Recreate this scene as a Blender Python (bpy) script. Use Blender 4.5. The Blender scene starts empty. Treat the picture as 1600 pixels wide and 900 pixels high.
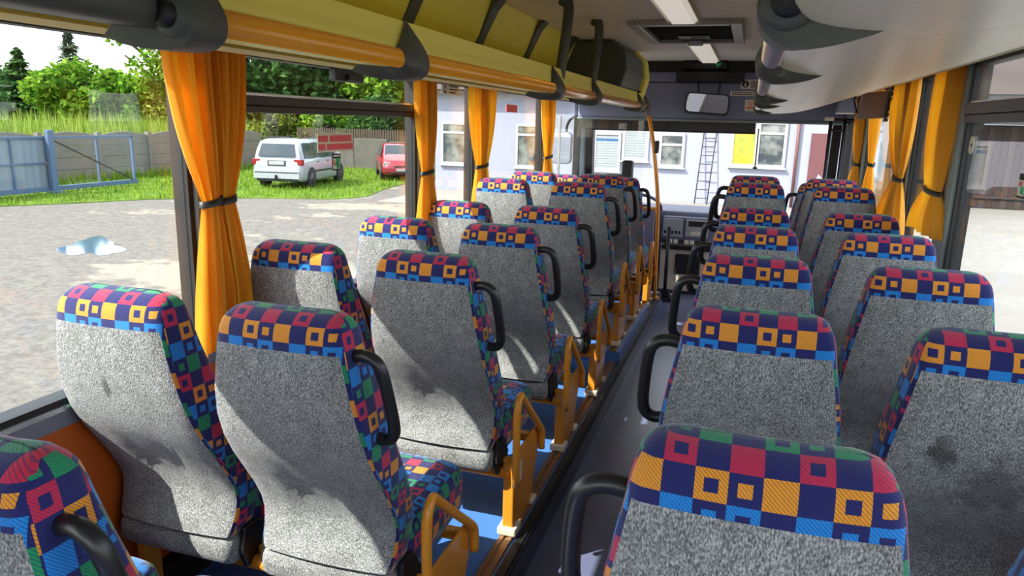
import bpy, math, random
from mathutils import Vector, Matrix
random.seed(7)
SC = bpy.context.scene
COL = SC.collection
pi = math.pi
H = 1.62            # camera height above the aisle floor
CX = -0.42          # centre line of the bus
GZ = -0.95          # ground level outside

# ------------------------------------------------------------------ camera
cam_d = bpy.data.cameras.new('camera'); cam = bpy.data.objects.new('camera', cam_d); COL.objects.link(cam)
cam_d.sensor_width = 36; cam_d.lens = 1138.42 * 36 / 1600; cam_d.clip_start = 0.02; cam_d.clip_end = 500
yaw, pit, rol = 0.306131, 0.225415, 0.025549
fw = Vector((-math.sin(yaw) * math.cos(pit), math.cos(yaw) * math.cos(pit), -math.sin(pit)))
rt = Vector((math.cos(yaw), math.sin(yaw), 0)); up = rt.cross(fw)
r2 = rt * math.cos(rol) + up * math.sin(rol); u2 = up * math.cos(rol) - rt * math.sin(rol)
cam.matrix_world = Matrix(((r2.x, u2.x, -fw.x, 0), (r2.y, u2.y, -fw.y, 0), (r2.z, u2.z, -fw.z, H), (0, 0, 0, 1)))
SC.camera = cam

# ------------------------------------------------------------------ light
SUN_DIR = Vector((1.0, 0.98, -1.42)).normalized()
SUN_E, SKY_S, EXPO = 8.4, 0.60, 0.52
sun_d = bpy.data.lights.new('sun', 'SUN'); sun = bpy.data.objects.new('sun', sun_d); COL.objects.link(sun)
sun_d.energy = SUN_E; sun_d.angle = 0.009; sun_d.color = (1.0, 0.95, 0.86)
sun.rotation_euler = SUN_DIR.to_track_quat('-Z', 'Y').to_euler(); sun.location = (-20, -20, 30)
W = bpy.data.worlds.new('World'); SC.world = W; W.use_nodes = True
nt = W.node_tree; nt.nodes.clear()
out = nt.nodes.new('ShaderNodeOutputWorld'); bg = nt.nodes.new('ShaderNodeBackground')
sky = nt.nodes.new('ShaderNodeTexSky'); sky.sky_type = 'NISHITA'; sky.sun_disc = False
sky.sun_elevation = math.asin(-SUN_DIR.z); sky.sun_rotation = math.atan2(-SUN_DIR.x, -SUN_DIR.y)
tc = nt.nodes.new('ShaderNodeTexCoord'); mp = nt.nodes.new('ShaderNodeMapping'); mp.inputs['Scale'].default_value = (1, 1, 2.6)
no = nt.nodes.new('ShaderNodeTexNoise'); no.inputs['Scale'].default_value = 2.1; no.inputs['Detail'].default_value = 7
cr = nt.nodes.new('ShaderNodeValToRGB'); cr.color_ramp.elements[0].position = 0.36; cr.color_ramp.elements[1].position = 0.56
mx = nt.nodes.new('ShaderNodeMix'); mx.data_type = 'RGBA'; mx.inputs['B'].default_value = (4.6, 4.7, 4.9, 1)
nt.links.new(tc.outputs['Generated'], mp.inputs['Vector']); nt.links.new(mp.outputs[0], no.inputs['Vector'])
nt.links.new(no.outputs['Fac'], cr.inputs[0]); nt.links.new(cr.outputs[0], mx.inputs['Factor'])
nt.links.new(sky.outputs[0], mx.inputs['A']); nt.links.new(mx.outputs['Result'], bg.inputs[0])
bg.inputs[1].default_value = SKY_S; nt.links.new(bg.outputs[0], out.inputs[0])
SC.cycles.max_bounces = 16; SC.cycles.diffuse_bounces = 8; SC.cycles.transparent_max_bounces = 32
vs = SC.view_settings; vs.view_transform = 'Standard'; vs.look = 'None'; vs.exposure = EXPO; vs.gamma = 1.0; vs.use_curve_mapping = False

# ------------------------------------------------------------------ materials
def lin(c):
    return tuple(((x / 255 / 12.92) if x / 255 <= 0.04045 else ((x / 255 + 0.055) / 1.055) ** 2.4) for x in c) + (1,)

class NG:
    def __init__(s, name):
        s.m = bpy.data.materials.new(name); s.m.use_nodes = True; s.t = s.m.node_tree; s.t.nodes.clear()
        s.o = s.t.nodes.new('ShaderNodeOutputMaterial')
    def n(s, typ, **kw):
        x = s.t.nodes.new(typ)
        for k, v in kw.items():
            if k in x.inputs: s.set(x.inputs[k], v)
            else: setattr(x, k, v)
        return x
    def set(s, sock, v):
        if isinstance(v, bpy.types.NodeSocket): s.t.links.new(v, sock)
        else: sock.default_value = v
    def ma(s, op, a, b=0.0, c=0.0):
        x = s.t.nodes.new('ShaderNodeMath'); x.operation = op
        s.set(x.inputs[0], a); s.set(x.inputs[1], b); s.set(x.inputs[2], c)
        return x.outputs[0]
    def mix(s, f, a, b, mode='MIX'):
        x = s.t.nodes.new('ShaderNodeMix'); x.data_type = 'RGBA'; x.blend_type = mode
        s.set(x.inputs['Factor'], f); s.set(x.inputs['A'], a); s.set(x.inputs['B'], b)
        return x.outputs['Result']
    def ramp(s, f, stops):
        x = s.t.nodes.new('ShaderNodeValToRGB'); e = x.color_ramp.elements
        while len(e) < len(stops): e.new(0.5)
        for q, (p, c) in zip(e, stops): q.position = p; q.color = c
        s.set(x.inputs[0], f); return x.outputs[0]
    def noise(s, scale, detail=3, vec=None, rough=0.5):
        x = s.t.nodes.new('ShaderNodeTexNoise'); x.inputs['Scale'].default_value = scale; x.inputs['Detail'].default_value = detail
        x.inputs['Roughness'].default_value = rough
        if vec is not None: s.t.links.new(vec, x.inputs['Vector'])
        return x.outputs['Fac']
    def obj(s, scale=(1, 1, 1)):
        t = s.t.nodes.new('ShaderNodeTexCoord'); m = s.t.nodes.new('ShaderNodeMapping'); m.inputs['Scale'].default_value = scale
        s.t.links.new(t.outputs['Object'], m.inputs['Vector']); return m.outputs[0]
    def bsdf(s, **kw):
        x = s.n('ShaderNodeBsdfPrincipled', **kw); s.t.links.new(x.outputs[0], s.o.inputs[0]); return x
    def bump(s, h, strength=0.3, dist=0.01):
        x = s.t.nodes.new('ShaderNodeBump'); x.inputs['Strength'].default_value = strength; x.inputs['Distance'].default_value = dist
        s.t.links.new(h, x.inputs['Height']); return x.outputs[0]

M = {}
def dim(rgb, k): c = lin(rgb); return (c[0] * k, c[1] * k, c[2] * k, 1)
KX = 0.345           # outdoor surfaces: colours as read from the sunlit photo, brought back to albedo
def plain(name, rgb, rough=0.5, metal=0.0, var=0.12, scale=6.0, bump=0.0, bscale=200.0, spec=0.5, coat=0.0, k=1.0, emit=None):
    g = NG(name); c = dim(rgb, k)
    nz = g.noise(scale, 4, g.obj())
    f = g.ma('MULTIPLY_ADD', nz, 2 * var, 1 - var)
    col = g.mix(1.0, c, f, 'MULTIPLY')
    b = g.bsdf(**{'Base Color': col, 'Roughness': rough, 'Metallic': metal, 'Specular IOR Level': spec, 'Coat Weight': coat})
    if bump: g.t.links.new(g.bump(g.noise(bscale, 2, g.obj()), bump, 0.004), b.inputs['Normal'])
    if emit: b.inputs['Emission Color'].default_value = lin(emit[0]); b.inputs['Emission Strength'].default_value = emit[1]
    M[name] = g.m; return g.m

# chequered seat cloth: 4-row repeat of squares, frames and small squares on navy
def chequer(name):
    g = NG(name); uv = g.n('ShaderNodeUVMap'); sp = g.n('ShaderNodeSeparateXYZ'); g.t.links.new(uv.outputs[0], sp.inputs[0])
    u, v = sp.outputs[0], sp.outputs[1]
    cx, cy = g.ma('FLOOR', u), g.ma('FLOOR', v)
    fx, fy = g.ma('SUBTRACT', u, cx), g.ma('SUBTRACT', v, cy)
    row = g.ma('FLOORED_MODULO', cy, 4.0)
    eq = lambda a, k: g.ma('COMPARE', a, k, 0.1)
    r0, r1, r2_, r3 = eq(row, 0.0), eq(row, 1.0), eq(row, 2.0), eq(row, 3.0)
    sgn = g.ma('MULTIPLY_ADD', r0, -2.0, 1.0)
    off = g.ma('ADD', g.ma('MULTIPLY', r0, 3.0), g.ma('ADD', g.ma('MULTIPLY', r1, 2.0), g.ma('MULTIPLY', r2_, 3.0)))
    k = g.ma('FLOORED_MODULO', g.ma('ADD', g.ma('MULTIPLY', cx, sgn), off), 4.0)
    rr = g.ma('MAXIMUM', g.ma('ABSOLUTE', g.ma('SUBTRACT', fx, 0.5)), g.ma('ABSOLUTE', g.ma('SUBTRACT', fy, 0.5)))
    inn = g.ma('LESS_THAN', rr, 0.22)
    full = eq(k, 2.0)
    frame = g.ma('MULTIPLY', eq(k, 0.0), g.ma('SUBTRACT', 1.0, inn))
    small = g.ma('MULTIPLY', g.ma('MULTIPLY', eq(k, 1.0), inn), g.ma('SUBTRACT', 1.0, r2_))
    mask = g.ma('ADD', full, g.ma('ADD', frame, small))
    c = g.mix(r1, lin((30, 140, 226)), lin((242, 160, 26)))
    c = g.mix(r2_, c, lin((206, 44, 76))); c = g.mix(r3, c, lin((34, 150, 92)))
    navy = lin((33, 38, 104))
    tw = g.ma('FRACT', g.ma('MULTIPLY', g.ma('ADD', u, v), 7.0))
    tl = g.ma('LESS_THAN', tw, 0.34)
    c = g.mix(g.ma('MULTIPLY', tl, 0.55), c, navy)
    nv = g.mix(g.ma('MULTIPLY', tl, 0.35), navy, lin((20, 22, 62)))
    col = g.mix(mask, nv, c)
    col = g.mix(1.0, col, g.ma('MULTIPLY_ADD', g.noise(400, 2, g.obj()), 0.4, 0.56), 'MULTIPLY')
    b = g.bsdf(**{'Base Color': col, 'Roughness': 0.85, 'Specular IOR Level': 0.2, 'Sheen Weight': 0.25})
    g.t.links.new(g.bump(tw, 0.25, 0.001), b.inputs['Normal'])
    M[name] = g.m
chequer('chequer')

def carpet(name, dark, light, stains=()):
    g = NG(name); ob = g.obj((1, 1, 0.45))
    a = g.noise(420, 2, ob, 0.6); f = g.noise(22, 3, g.obj(), 0.6); st = g.noise(4.5, 4, g.obj(), 0.6)
    t = g.ma('MULTIPLY_ADD', f, 0.18, g.ma('SUBTRACT', a, 0.09))
    c = g.ramp(t, [(0.32, lin(dark)), (0.5, lin([(p + q) / 2 for p, q in zip(dark, light)])), (0.68, lin(light))])
    c = g.mix(1.0, c, g.ramp(st, [(0.30, (0.46, 0.45, 0.43, 1)), (0.45, (0.64, 0.64, 0.64, 1))]), 'MULTIPLY')
    for sx, sz, rx_, rz_, am in stains:               # worn, dirty spots on the cloth
        q = g.n('ShaderNodeSeparateXYZ'); g.t.links.new(g.obj(), q.inputs[0])
        dx_ = g.ma('DIVIDE', g.ma('SUBTRACT', q.outputs[0], sx), rx_); dz_ = g.ma('DIVIDE', g.ma('SUBTRACT', q.outputs[2], sz), rz_)
        rr_ = g.ma('ADD', g.ma('SQRT', g.ma('ADD', g.ma('MULTIPLY', dx_, dx_), g.ma('MULTIPLY', dz_, dz_))), g.ma('MULTIPLY_ADD', g.noise(40, 4, g.obj()), 1.4, -0.7))
        c = g.mix(g.ramp(rr_, [(0.45, (am, am, am, 1)), (1.0, (0, 0, 0, 1))]), c, lin((38, 36, 32)))
    b = g.bsdf(**{'Base Color': c, 'Roughness': 0.95, 'Specular IOR Level': 0.1, 'Sheen Weight': 0.2})
    g.t.links.new(g.bump(a, 0.7, 0.004), b.inputs['Normal'])
    M[name] = g.m
carpet('carpet', (92, 95, 97), (224, 226, 224))
carpet('carpet_spot', (92, 95, 97), (224, 226, 224), [(-0.02, 0.805, 0.014, 0.035, 0.75)])
carpet('carpet_dirty', (92, 95, 97), (224, 226, 224), [(-0.09, 0.79, 0.035, 0.05, 0.7), (0.02, 0.72, 0.09, 0.09, 0.55)])

plain('rail_yellow', (250, 168, 30), 0.25, var=0.04, coat=0.4)
plain('yellow_paint', (214, 140, 36), 0.35, var=0.06, coat=0.2)
plain('handle_black', (26, 26, 28), 0.38, var=0.1)
plain('black_plastic', (18, 18, 20), 0.5)
plain('dark_frame', (40, 34, 36), 0.4)
plain('rubber', (14, 14, 15), 0.6)
plain('hatch_black', (8, 8, 9), 0.9, spec=0.1)
plain('ivory', (214, 204, 182), 0.5)
plain('rail_metal', (150, 112, 78), 0.4, metal=0.4, var=0.2, scale=20)
plain('aisle_vinyl', (98, 105, 134), 0.28, var=0.12, scale=3, bump=0.15, bscale=300)
plain('platform_vinyl', (72, 120, 190), 0.4, var=0.15, scale=5, bump=0.15, bscale=300)
plain('curb', (58, 62, 88), 0.4, var=0.1)
plain('orange_panel', (186, 86, 14), 0.55, var=0.1)
plain('ledge_grey', (112, 116, 130), 0.5)
plain('silver', (205, 210, 215), 0.25, metal=0.8)
plain('pillar_grey', (120, 130, 132), 0.55, var=0.06)
plain('rack_yellow_bounce', (244, 230, 104), 0.42, var=0.05)  # yellow bounce from sunlit curtains painted into the gate side rack colour
plain('rack_lime_bounce', (236, 222, 66), 0.5, var=0.06)  # stronger lime bounce tint painted into the same rack's back panel
plain('rack_cream', (244, 236, 206), 0.3, var=0.05)
plain('rack_grey', (76, 80, 72), 0.5, var=0.08)
plain('ceiling_cream', (246, 239, 224), 0.6, var=0.04)
plain('lavender', (112, 118, 148), 0.55, var=0.06)
plain('chrome', (255, 248, 240), 0.34, metal=1.0, var=0.02)
plain('light_strip', (170, 168, 166), 0.3, var=0.03)
plain('lamp_diffuser', (225, 222, 216), 0.3, var=0.03, emit=((255, 246, 232), 0.32))
plain('white_paint', (235, 235, 238), 0.4, var=0.03)
plain('sticker_white', (214, 208, 194), 0.5, var=0.02)
plain('sticker_red', (232, 70, 84), 0.5, var=0.02)
plain('sticker_orange', (222, 96, 48), 0.5, var=0.02)
plain('sticker_green', (36, 178, 110), 0.5, var=0.02)
plain('sticker_text', (60, 56, 50), 0.6, var=0.02)
plain('console_beige', (196, 184, 164), 0.5)
plain('dash_grey', (92, 98, 122), 0.55)
plain('switch_silver', (170, 172, 178), 0.35, metal=0.5)
plain('screen_grey', (120, 118, 124), 0.4)
# outside
plain('facade', (212, 216, 234), 0.85, var=0.05, scale=1.2, k=KX)
plain('facade_blue', (196, 216, 230), 0.85, var=0.05, scale=1.2, k=KX)
plain('roof_brown', (98, 82, 78), 0.8, k=KX)
plain('frame_white', (240, 240, 238), 0.5, var=0.02, k=KX)
plain('pipe_brown', (150, 96, 90), 0.6, k=KX)
plain('door_red', (142, 82, 84), 0.7, var=0.2, k=KX)
plain('shutter', (206, 214, 214), 0.6, k=KX)
plain('shutter_blue', (60, 132, 196), 0.6, k=KX)
plain('gate_blue', (112, 146, 186), 0.5, var=0.06, k=KX)
plain('gate_sheet', (172, 190, 206), 0.5, var=0.06, k=KX)
plain('concrete', (168, 162, 150), 0.9, var=0.22, scale=2.5, bump=0.3, bscale=30, k=KX)
plain('stone_wall', (128, 124, 112), 0.95, var=0.35, scale=3, bump=0.4, bscale=20, k=KX)
plain('picket', (112, 92, 74), 0.9, var=0.25, scale=4, k=KX)
plain('bark', (82, 68, 54), 0.95, var=0.3, scale=8, k=KX)
plain('car_white', (222, 228, 236), 0.25, var=0.02, coat=0.6, k=KX)
plain('car_red', (204, 26, 44), 0.25, var=0.02, coat=0.6, k=KX)
plain('car_glass', (60, 78, 84), 0.08, var=0.05, k=KX)
plain('tyre', (52, 52, 56), 0.8, k=KX)
plain('rim', (120, 122, 126), 0.4, metal=0.6, k=KX)
plain('tail_red', (190, 24, 34), 0.2, k=KX)
plain('lamp_clear', (226, 226, 220), 0.15, k=KX)
plain('plate', (225, 228, 230), 0.4, k=KX)
plain('bus_skin', (230, 190, 40), 0.4, k=KX)

def wood(name, a, b):
    g = NG(name); w = g.noise(6, 5, g.obj((6, 6, 0.5)), 0.7)
    g.bsdf(**{'Base Color': g.ramp(w, [(0.3, dim(a, KX)), (0.7, dim(b, KX))]), 'Roughness': 0.85}); M[name] = g.m
wood('plank', (52, 38, 32), (92, 70, 58)); wood('plank_grey', (70, 56, 48), (108, 88, 76))

def leafmat(name, a, b, c):
    g = NG(name); oi = g.n('ShaderNodeNewGeometry')
    f = g.ma('ADD', g.ma('MULTIPLY', oi.outputs['Random Per Island'], 0.6), g.ma('MULTIPLY', g.noise(0.9, 3, g.obj()), 0.5))
    col = g.ramp(f, [(0.2, dim(a, KX * 1.5)), (0.55, dim(b, KX * 1.5)), (0.85, dim(c, KX * 1.5))])
    b1 = g.n('ShaderNodeBsdfDiffuse', Color=col); b2 = g.n('ShaderNodeBsdfTranslucent', Color=col)
    m = g.n('ShaderNodeMixShader'); m.inputs[0].default_value = 0.35
    g.t.links.new(b1.outputs[0], m.inputs[1]); g.t.links.new(b2.outputs[0], m.inputs[2]); g.t.links.new(m.outputs[0], g.o.inputs[0]); M[name] = g.m
leafmat('leaf_bright', (70, 122, 34), (122, 178, 52), (176, 208, 82))
leafmat('leaf_dark', (40, 74, 40), (70, 112, 58), (110, 148, 80))
leafmat('leaf_blue', (62, 84, 66), (92, 112, 88), (134, 150, 120))
leafmat('leaf_yellow', (104, 122, 44), (150, 164, 70), (190, 194, 104))
leafmat('grass', (92, 132, 40), (140, 184, 56), (184, 214, 84))
leafmat('corn', (110, 146, 48), (156, 190, 70), (206, 216, 120))

def curtain_mat():
    g = NG('curtain_cloth'); n = g.noise(5, 3, g.obj((3, 3, 0.6)))
    col = g.ramp(n, [(0.3, lin((240, 158, 12))), (0.7, lin((248, 182, 34)))])
    p = g.n('ShaderNodeBsdfPrincipled', **{'Base Color': col, 'Roughness': 0.7, 'Sheen Weight': 0.3})
    t = g.n('ShaderNodeBsdfTranslucent', Color=col); m = g.n('ShaderNodeMixShader'); m.inputs[0].default_value = 0.4
    g.t.links.new(p.outputs[0], m.inputs[1]); g.t.links.new(t.outputs[0], m.inputs[2]); g.t.links.new(m.outputs[0], g.o.inputs[0])
    M['curtain_cloth'] = g.m
curtain_mat()

def glass_mat(name, tint, ior=1.5):
    g = NG(name); ge = g.n('ShaderNodeNewGeometry'); dt = g.n('ShaderNodeVectorMath', operation='DOT_PRODUCT')
    g.t.links.new(ge.outputs['Normal'], dt.inputs[0]); g.t.links.new(ge.outputs['Incoming'], dt.inputs[1])
    f0 = ((ior - 1) / (ior + 1)) ** 2
    fr = g.ma('MULTIPLY_ADD', g.ma('POWER', g.ma('SUBTRACT', 1.0, g.ma('ABSOLUTE', dt.outputs['Value'])), 5.0), 0.55 * (1 - f0), 0.55 * f0)
    t = g.n('ShaderNodeBsdfTransparent', Color=tint); s = g.n('ShaderNodeBsdfGlossy', Roughness=0.0)
    m = g.n('ShaderNodeMixShader'); g.t.links.new(fr, m.inputs[0])
    g.t.links.new(t.outputs[0], m.inputs[1]); g.t.links.new(s.outputs[0], m.inputs[2]); g.t.links.new(m.outputs[0], g.o.inputs[0]); M[name] = g.m
glass_mat('glass', (0.97, 0.985, 0.98, 1)); glass_mat('glass_front', (0.98, 0.985, 0.99, 1), 1.3)

def ground_mat():
    g = NG('gravel'); ob = g.obj()
    a = g.noise(9, 8, ob, 0.75); b_ = g.noise(0.22, 4, g.obj((1, 1.6, 1)), 0.6); s = g.noise(60, 3, ob, 0.6)
    base = g.ramp(a, [(0.3, dim((120, 116, 112), KX)), (0.55, dim((166, 160, 150), KX)), (0.75, dim((190, 184, 172), KX))])
    pale = g.ramp(g.ma('MULTIPLY_ADD', g.noise(3, 5, ob), 0.16, g.ma('SUBTRACT', b_, 0.08)), [(0.53, (0, 0, 0, 1)), (0.57, (1, 1, 1, 1))])
    base = g.mix(pale, base, g.ramp(a, [(0.35, dim((176, 168, 150), KX)), (0.6, dim((216, 206, 186), KX))]))
    base = g.mix(1.0, base, g.ma('MULTIPLY_ADD', s, 0.7, 0.65), 'MULTIPLY')
    p = g.bsdf(**{'Base Color': base, 'Roughness': 0.95, 'Specular IOR Level': 0.15})
    g.t.links.new(g.bump(s, 0.5, 0.02), p.inputs['Normal']); M['gravel'] = g.m
    g = NG('turf'); a = g.noise(1.1, 6, g.obj(), 0.65)
    g.bsdf(**{'Base Color': g.ramp(a, [(0.3, dim((96, 118, 44), KX)), (0.55, dim((132, 170, 58), KX)), (0.75, dim((168, 176, 96), KX))]), 'Roughness': 0.95, 'Specular IOR Level': 0.1}); M['turf'] = g.m
    g = NG('water'); g.bsdf(**{'Base Color': lin((64, 84, 104)), 'Roughness': 0.06, 'Specular IOR Level': 1.0}); M['water'] = g.m
    g = NG('mirror'); g.bsdf(**{'Base Color': lin((200, 210, 230)), 'Roughness': 0.02, 'Metallic': 1.0}); M['mirror'] = g.m
ground_mat()

# ------------------------------------------------------------------ mesh helpers
class MB:
    def __init__(s): s.v = []; s.f = []; s.uv = []; s.mi = []
    def face(s, idx, uv=None, mi=0): s.f.append(idx); s.uv.append(uv); s.mi.append(mi)
    def box(s, x0, x1, y0, y1, z0, z1, mi=0):
        b = len(s.v)
        s.v += [(x, y, z) for z in (z0, z1) for y in (y0, y1) for x in (x0, x1)]
        for q in ((0, 2, 3, 1), (4, 5, 7, 6), (0, 1, 5, 4), (2, 6, 7, 3), (0, 4, 6, 2), (1, 3, 7, 5)): s.face([b + i for i in q], None, mi)
        return s
    def hexa(s, p):                                   # 8 points: bottom 4 (ccw), top 4
        b = len(s.v); s.v += [tuple(q) for q in p]
        for q in ((3, 2, 1, 0), (4, 5, 6, 7), (0, 1, 5, 4), (1, 2, 6, 5), (2, 3, 7, 6), (3, 0, 4, 7)): s.face([b + i for i in q])
        return s
    def prism(s, poly, axis, a, b, mi=0):             # poly in the two other axes
        k = len(s.v); n = len(poly)
        for t in (a, b):
            for (p, q) in poly:
                s.v.append({'x': (t, p, q), 'y': (p, t, q), 'z': (p, q, t)}[axis])
        s.face([k + i for i in range(n)][::-1], None, mi); s.face([k + n + i for i in range(n)], None, mi)
        for i in range(n): s.face([k + i, k + (i + 1) % n, k + n + (i + 1) % n, k + n + i], None, mi)
        return s
    def tube(s, pts, r, n=10, closed=False, cap=True):
        pts = [Vector(p) for p in pts]; m = len(pts); k = len(s.v); prev = None
        rr = r if isinstance(r, (list, tuple)) else [r] * m
        for i, p in enumerate(pts):
            if closed: t = pts[(i + 1) % m] - pts[i - 1]
            else: t = pts[min(i + 1, m - 1)] - pts[max(i - 1, 0)]
            t.normalize()
            if prev is None:
                a = Vector((0, 0, 1)) if abs(t.z) < 0.9 else Vector((1, 0, 0)); prev = t.cross(a).normalized()
            prev = (prev - t * prev.dot(t)).normalized(); q = t.cross(prev)
            for j in range(n):
                w = 2 * pi * j / n; s.v.append(tuple(p + (prev * math.cos(w) + q * math.sin(w)) * rr[i]))
        for i in range(m if closed else m - 1):
            for j in range(n):
                a, b = i * n, ((i + 1) % m) * n
                s.face([k + a + j, k + a + (j + 1) % n, k + b + (j + 1) % n, k + b + j])
        if cap and not closed:
            s.face([k + j for j in range(n)][::-1]); s.face([k + (m - 1) * n + j for j in range(n)])
        return s
    def loft(s, rings, cap=True, closed=True):
        k = len(s.v); n = len(rings[0])
        for r in rings: s.v += [tuple(p) for p in r]
        for i in range(len(rings) - 1):
            for j in range(n if closed else n - 1):
                s.face([k + i * n + j, k + i * n + (j + 1) % n, k + (i + 1) * n + (j + 1) % n, k + (i + 1) * n + j])
        if cap: s.face([k + j for j in range(n)][::-1]); s.face([k + (len(rings) - 1) * n + j for j in range(n)])
        return s
    def lathe(s, prof, c, axis='z', n=24):
        rings = []
        for r, h in prof:
            ring = []
            for j in range(n):
                a = 2 * pi * j / n; p, q = r * math.cos(a), r * math.sin(a)
                ring.append({'z': (c[0] + p, c[1] + q, c[2] + h), 'y': (c[0] + p, c[1] + h, c[2] - q), 'x': (c[0] + h, c[1] + p, c[2] + q)}[axis])
            rings.append(ring)
        return s.loft(rings)
    def build(s, name, mats, parent=None, smooth=False, bevel=0.0, seg=2, split=0.0):
        me = bpy.data.meshes.new(name); me.from_pydata(s.v, [], s.f)
        if any(u is not None for u in s.uv):
            L = me.uv_layers.new(name='UVMap'); i = 0
            for f, u in zip(s.f, s.uv):
                for j in range(len(f)):
                    L.data[i].uv = u[j] if u else (0, 0); i += 1
        if isinstance(mats, str): mats = [mats]
        for q in mats: me.materials.append(M[q])
        if len(mats) > 1: me.polygons.foreach_set('material_index', s.mi)
        if smooth: me.polygons.foreach_set('use_smooth', [True] * len(me.polygons))
        me.update()
        o = bpy.data.objects.new(name, me); COL.objects.link(o)
        if parent is not None: o.parent = parent
        if split:
            e = o.modifiers.new('edge_split', 'EDGE_SPLIT'); e.split_angle = split
        if bevel:
            b = o.modifiers.new('bevel', 'BEVEL'); b.width = bevel; b.segments = seg; b.limit_method = 'ANGLE'; b.angle_limit = 0.6
        return o

def curve(pts, n=6):                                  # Catmull-Rom smoothing
    P = [Vector(p) for p in pts]; P = [P[0] * 2 - P[1]] + P + [P[-1] * 2 - P[-2]]; o = []
    for i in range(1, len(P) - 2):
        for k in range(n):
            t = k / n; a, b, c, d = P[i - 1:i + 3]
            o.append(0.5 * ((2 * b) + (c - a) * t + (2 * a - 5 * b + 4 * c - d) * t * t + (3 * b - a - 3 * c + d) * t ** 3))
    o.append(P[-2]); return o

def thing(name, label, cat, loc=(0, 0, 0), rz=0.0, group=None):
    o = bpy.data.objects.new(name, None); COL.objects.link(o); o.empty_display_size = 0.1
    o.location = loc; o.rotation_euler = (0, 0, rz); o['label'] = label; o['category'] = cat
    if group: o['group'] = group
    return o
def tag(o, label, cat, group=None, kind=None):
    o['label'] = label; o['category'] = cat
    if group: o['group'] = group
    if kind: o['kind'] = kind
    return o
def struct(o, label):
    o['kind'] = 'structure'; o['label'] = label; return o
def sroot(name, label):
    o = bpy.data.objects.new(name, None); COL.objects.link(o); return struct(o, label)
def box(name, mat, x0, x1, y0, y1, z0, z1, parent=None, bevel=0.0):
    return MB().box(x0, x1, y0, y1, z0, z1).build(name, mat, parent, False, bevel)
def copy_tree(o, parent=None):
    c = o.copy(); COL.objects.link(c); c.parent = parent
    for ch in o.children: copy_tree(ch, c)
    return c

# ------------------------------------------------------------------ bus shell
YB, YF = -1.5, 7.75
XL, XR = CX - 1.235, CX + 1.235                       # glass planes
PL = 0.15                                             # seat platform height
ZS = H - 0.735                                        # window sill
struct(box('floor', 'aisle_vinyl', -0.68, -0.16, YB, YF, -0.05, 0.0), 'grey blue vinyl floor of the bus aisle')
struct(box('platform_left', 'platform_vinyl', XL, -0.655, YB, 6.45, -0.05, PL), 'blue vinyl seat platform on the gate side')
struct(box('platform_right', 'platform_vinyl', -0.18, XR, YB, 6.1, -0.05, PL), 'blue vinyl seat platform on the shed side')
struct(box('platform_left', 'platform_vinyl', XL, -0.66, 4.36, 5.66, PL, PL + 0.075), 'raised blue platform step under two front rows')
struct(box('platform_right', 'platform_vinyl', -0.175, XR, 4.58, 5.95, PL, PL + 0.075), 'raised blue platform step under two front rows')
struct(box('floor', 'aisle_vinyl', XL, -0.655, 6.45, YF, -0.05, 0.02), 'grey vinyl floor of the driver area')
struct(box('floor', 'aisle_vinyl', -0.18, XR, 6.1, YF, -0.35, -0.3), 'grey vinyl floor of the door step well')
struct(box('trim_1', 'curb', -0.655, -0.645, YB, 6.45, 0.0, PL - 0.015), 'dark blue kerb face along the aisle')
struct(MB().prism([(-0.675, PL), (-0.638, PL), (-0.638, PL - 0.03), (-0.645, PL - 0.03), (-0.645, PL + 0.006), (-0.675, PL + 0.006)], 'y', YB, 6.45).build('trim_2', 'rubber'), 'black rubber edge strip along the aisle step')
struct(box('trim_3', 'curb', -0.19, -0.18, YB, 6.1, 0.0, PL), 'dark kerb face under the shed side seats')
for z0, y0, y1 in ((PL, YB, 4.36), (PL + 0.075, 4.36, 5.66), (PL, 5.66, 6.4)):
    tr = struct(MB().prism([(-0.735, z0), (-0.685, z0), (-0.687, z0 + 0.012), (-0.703, z0 + 0.012), (-0.703, z0 + 0.005), (-0.717, z0 + 0.005), (-0.717, z0 + 0.012), (-0.733, z0 + 0.012)], 'y', y0, y1).build('trim_4', 'rail_metal'), 'brown metal seat track along the platform edge')

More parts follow.
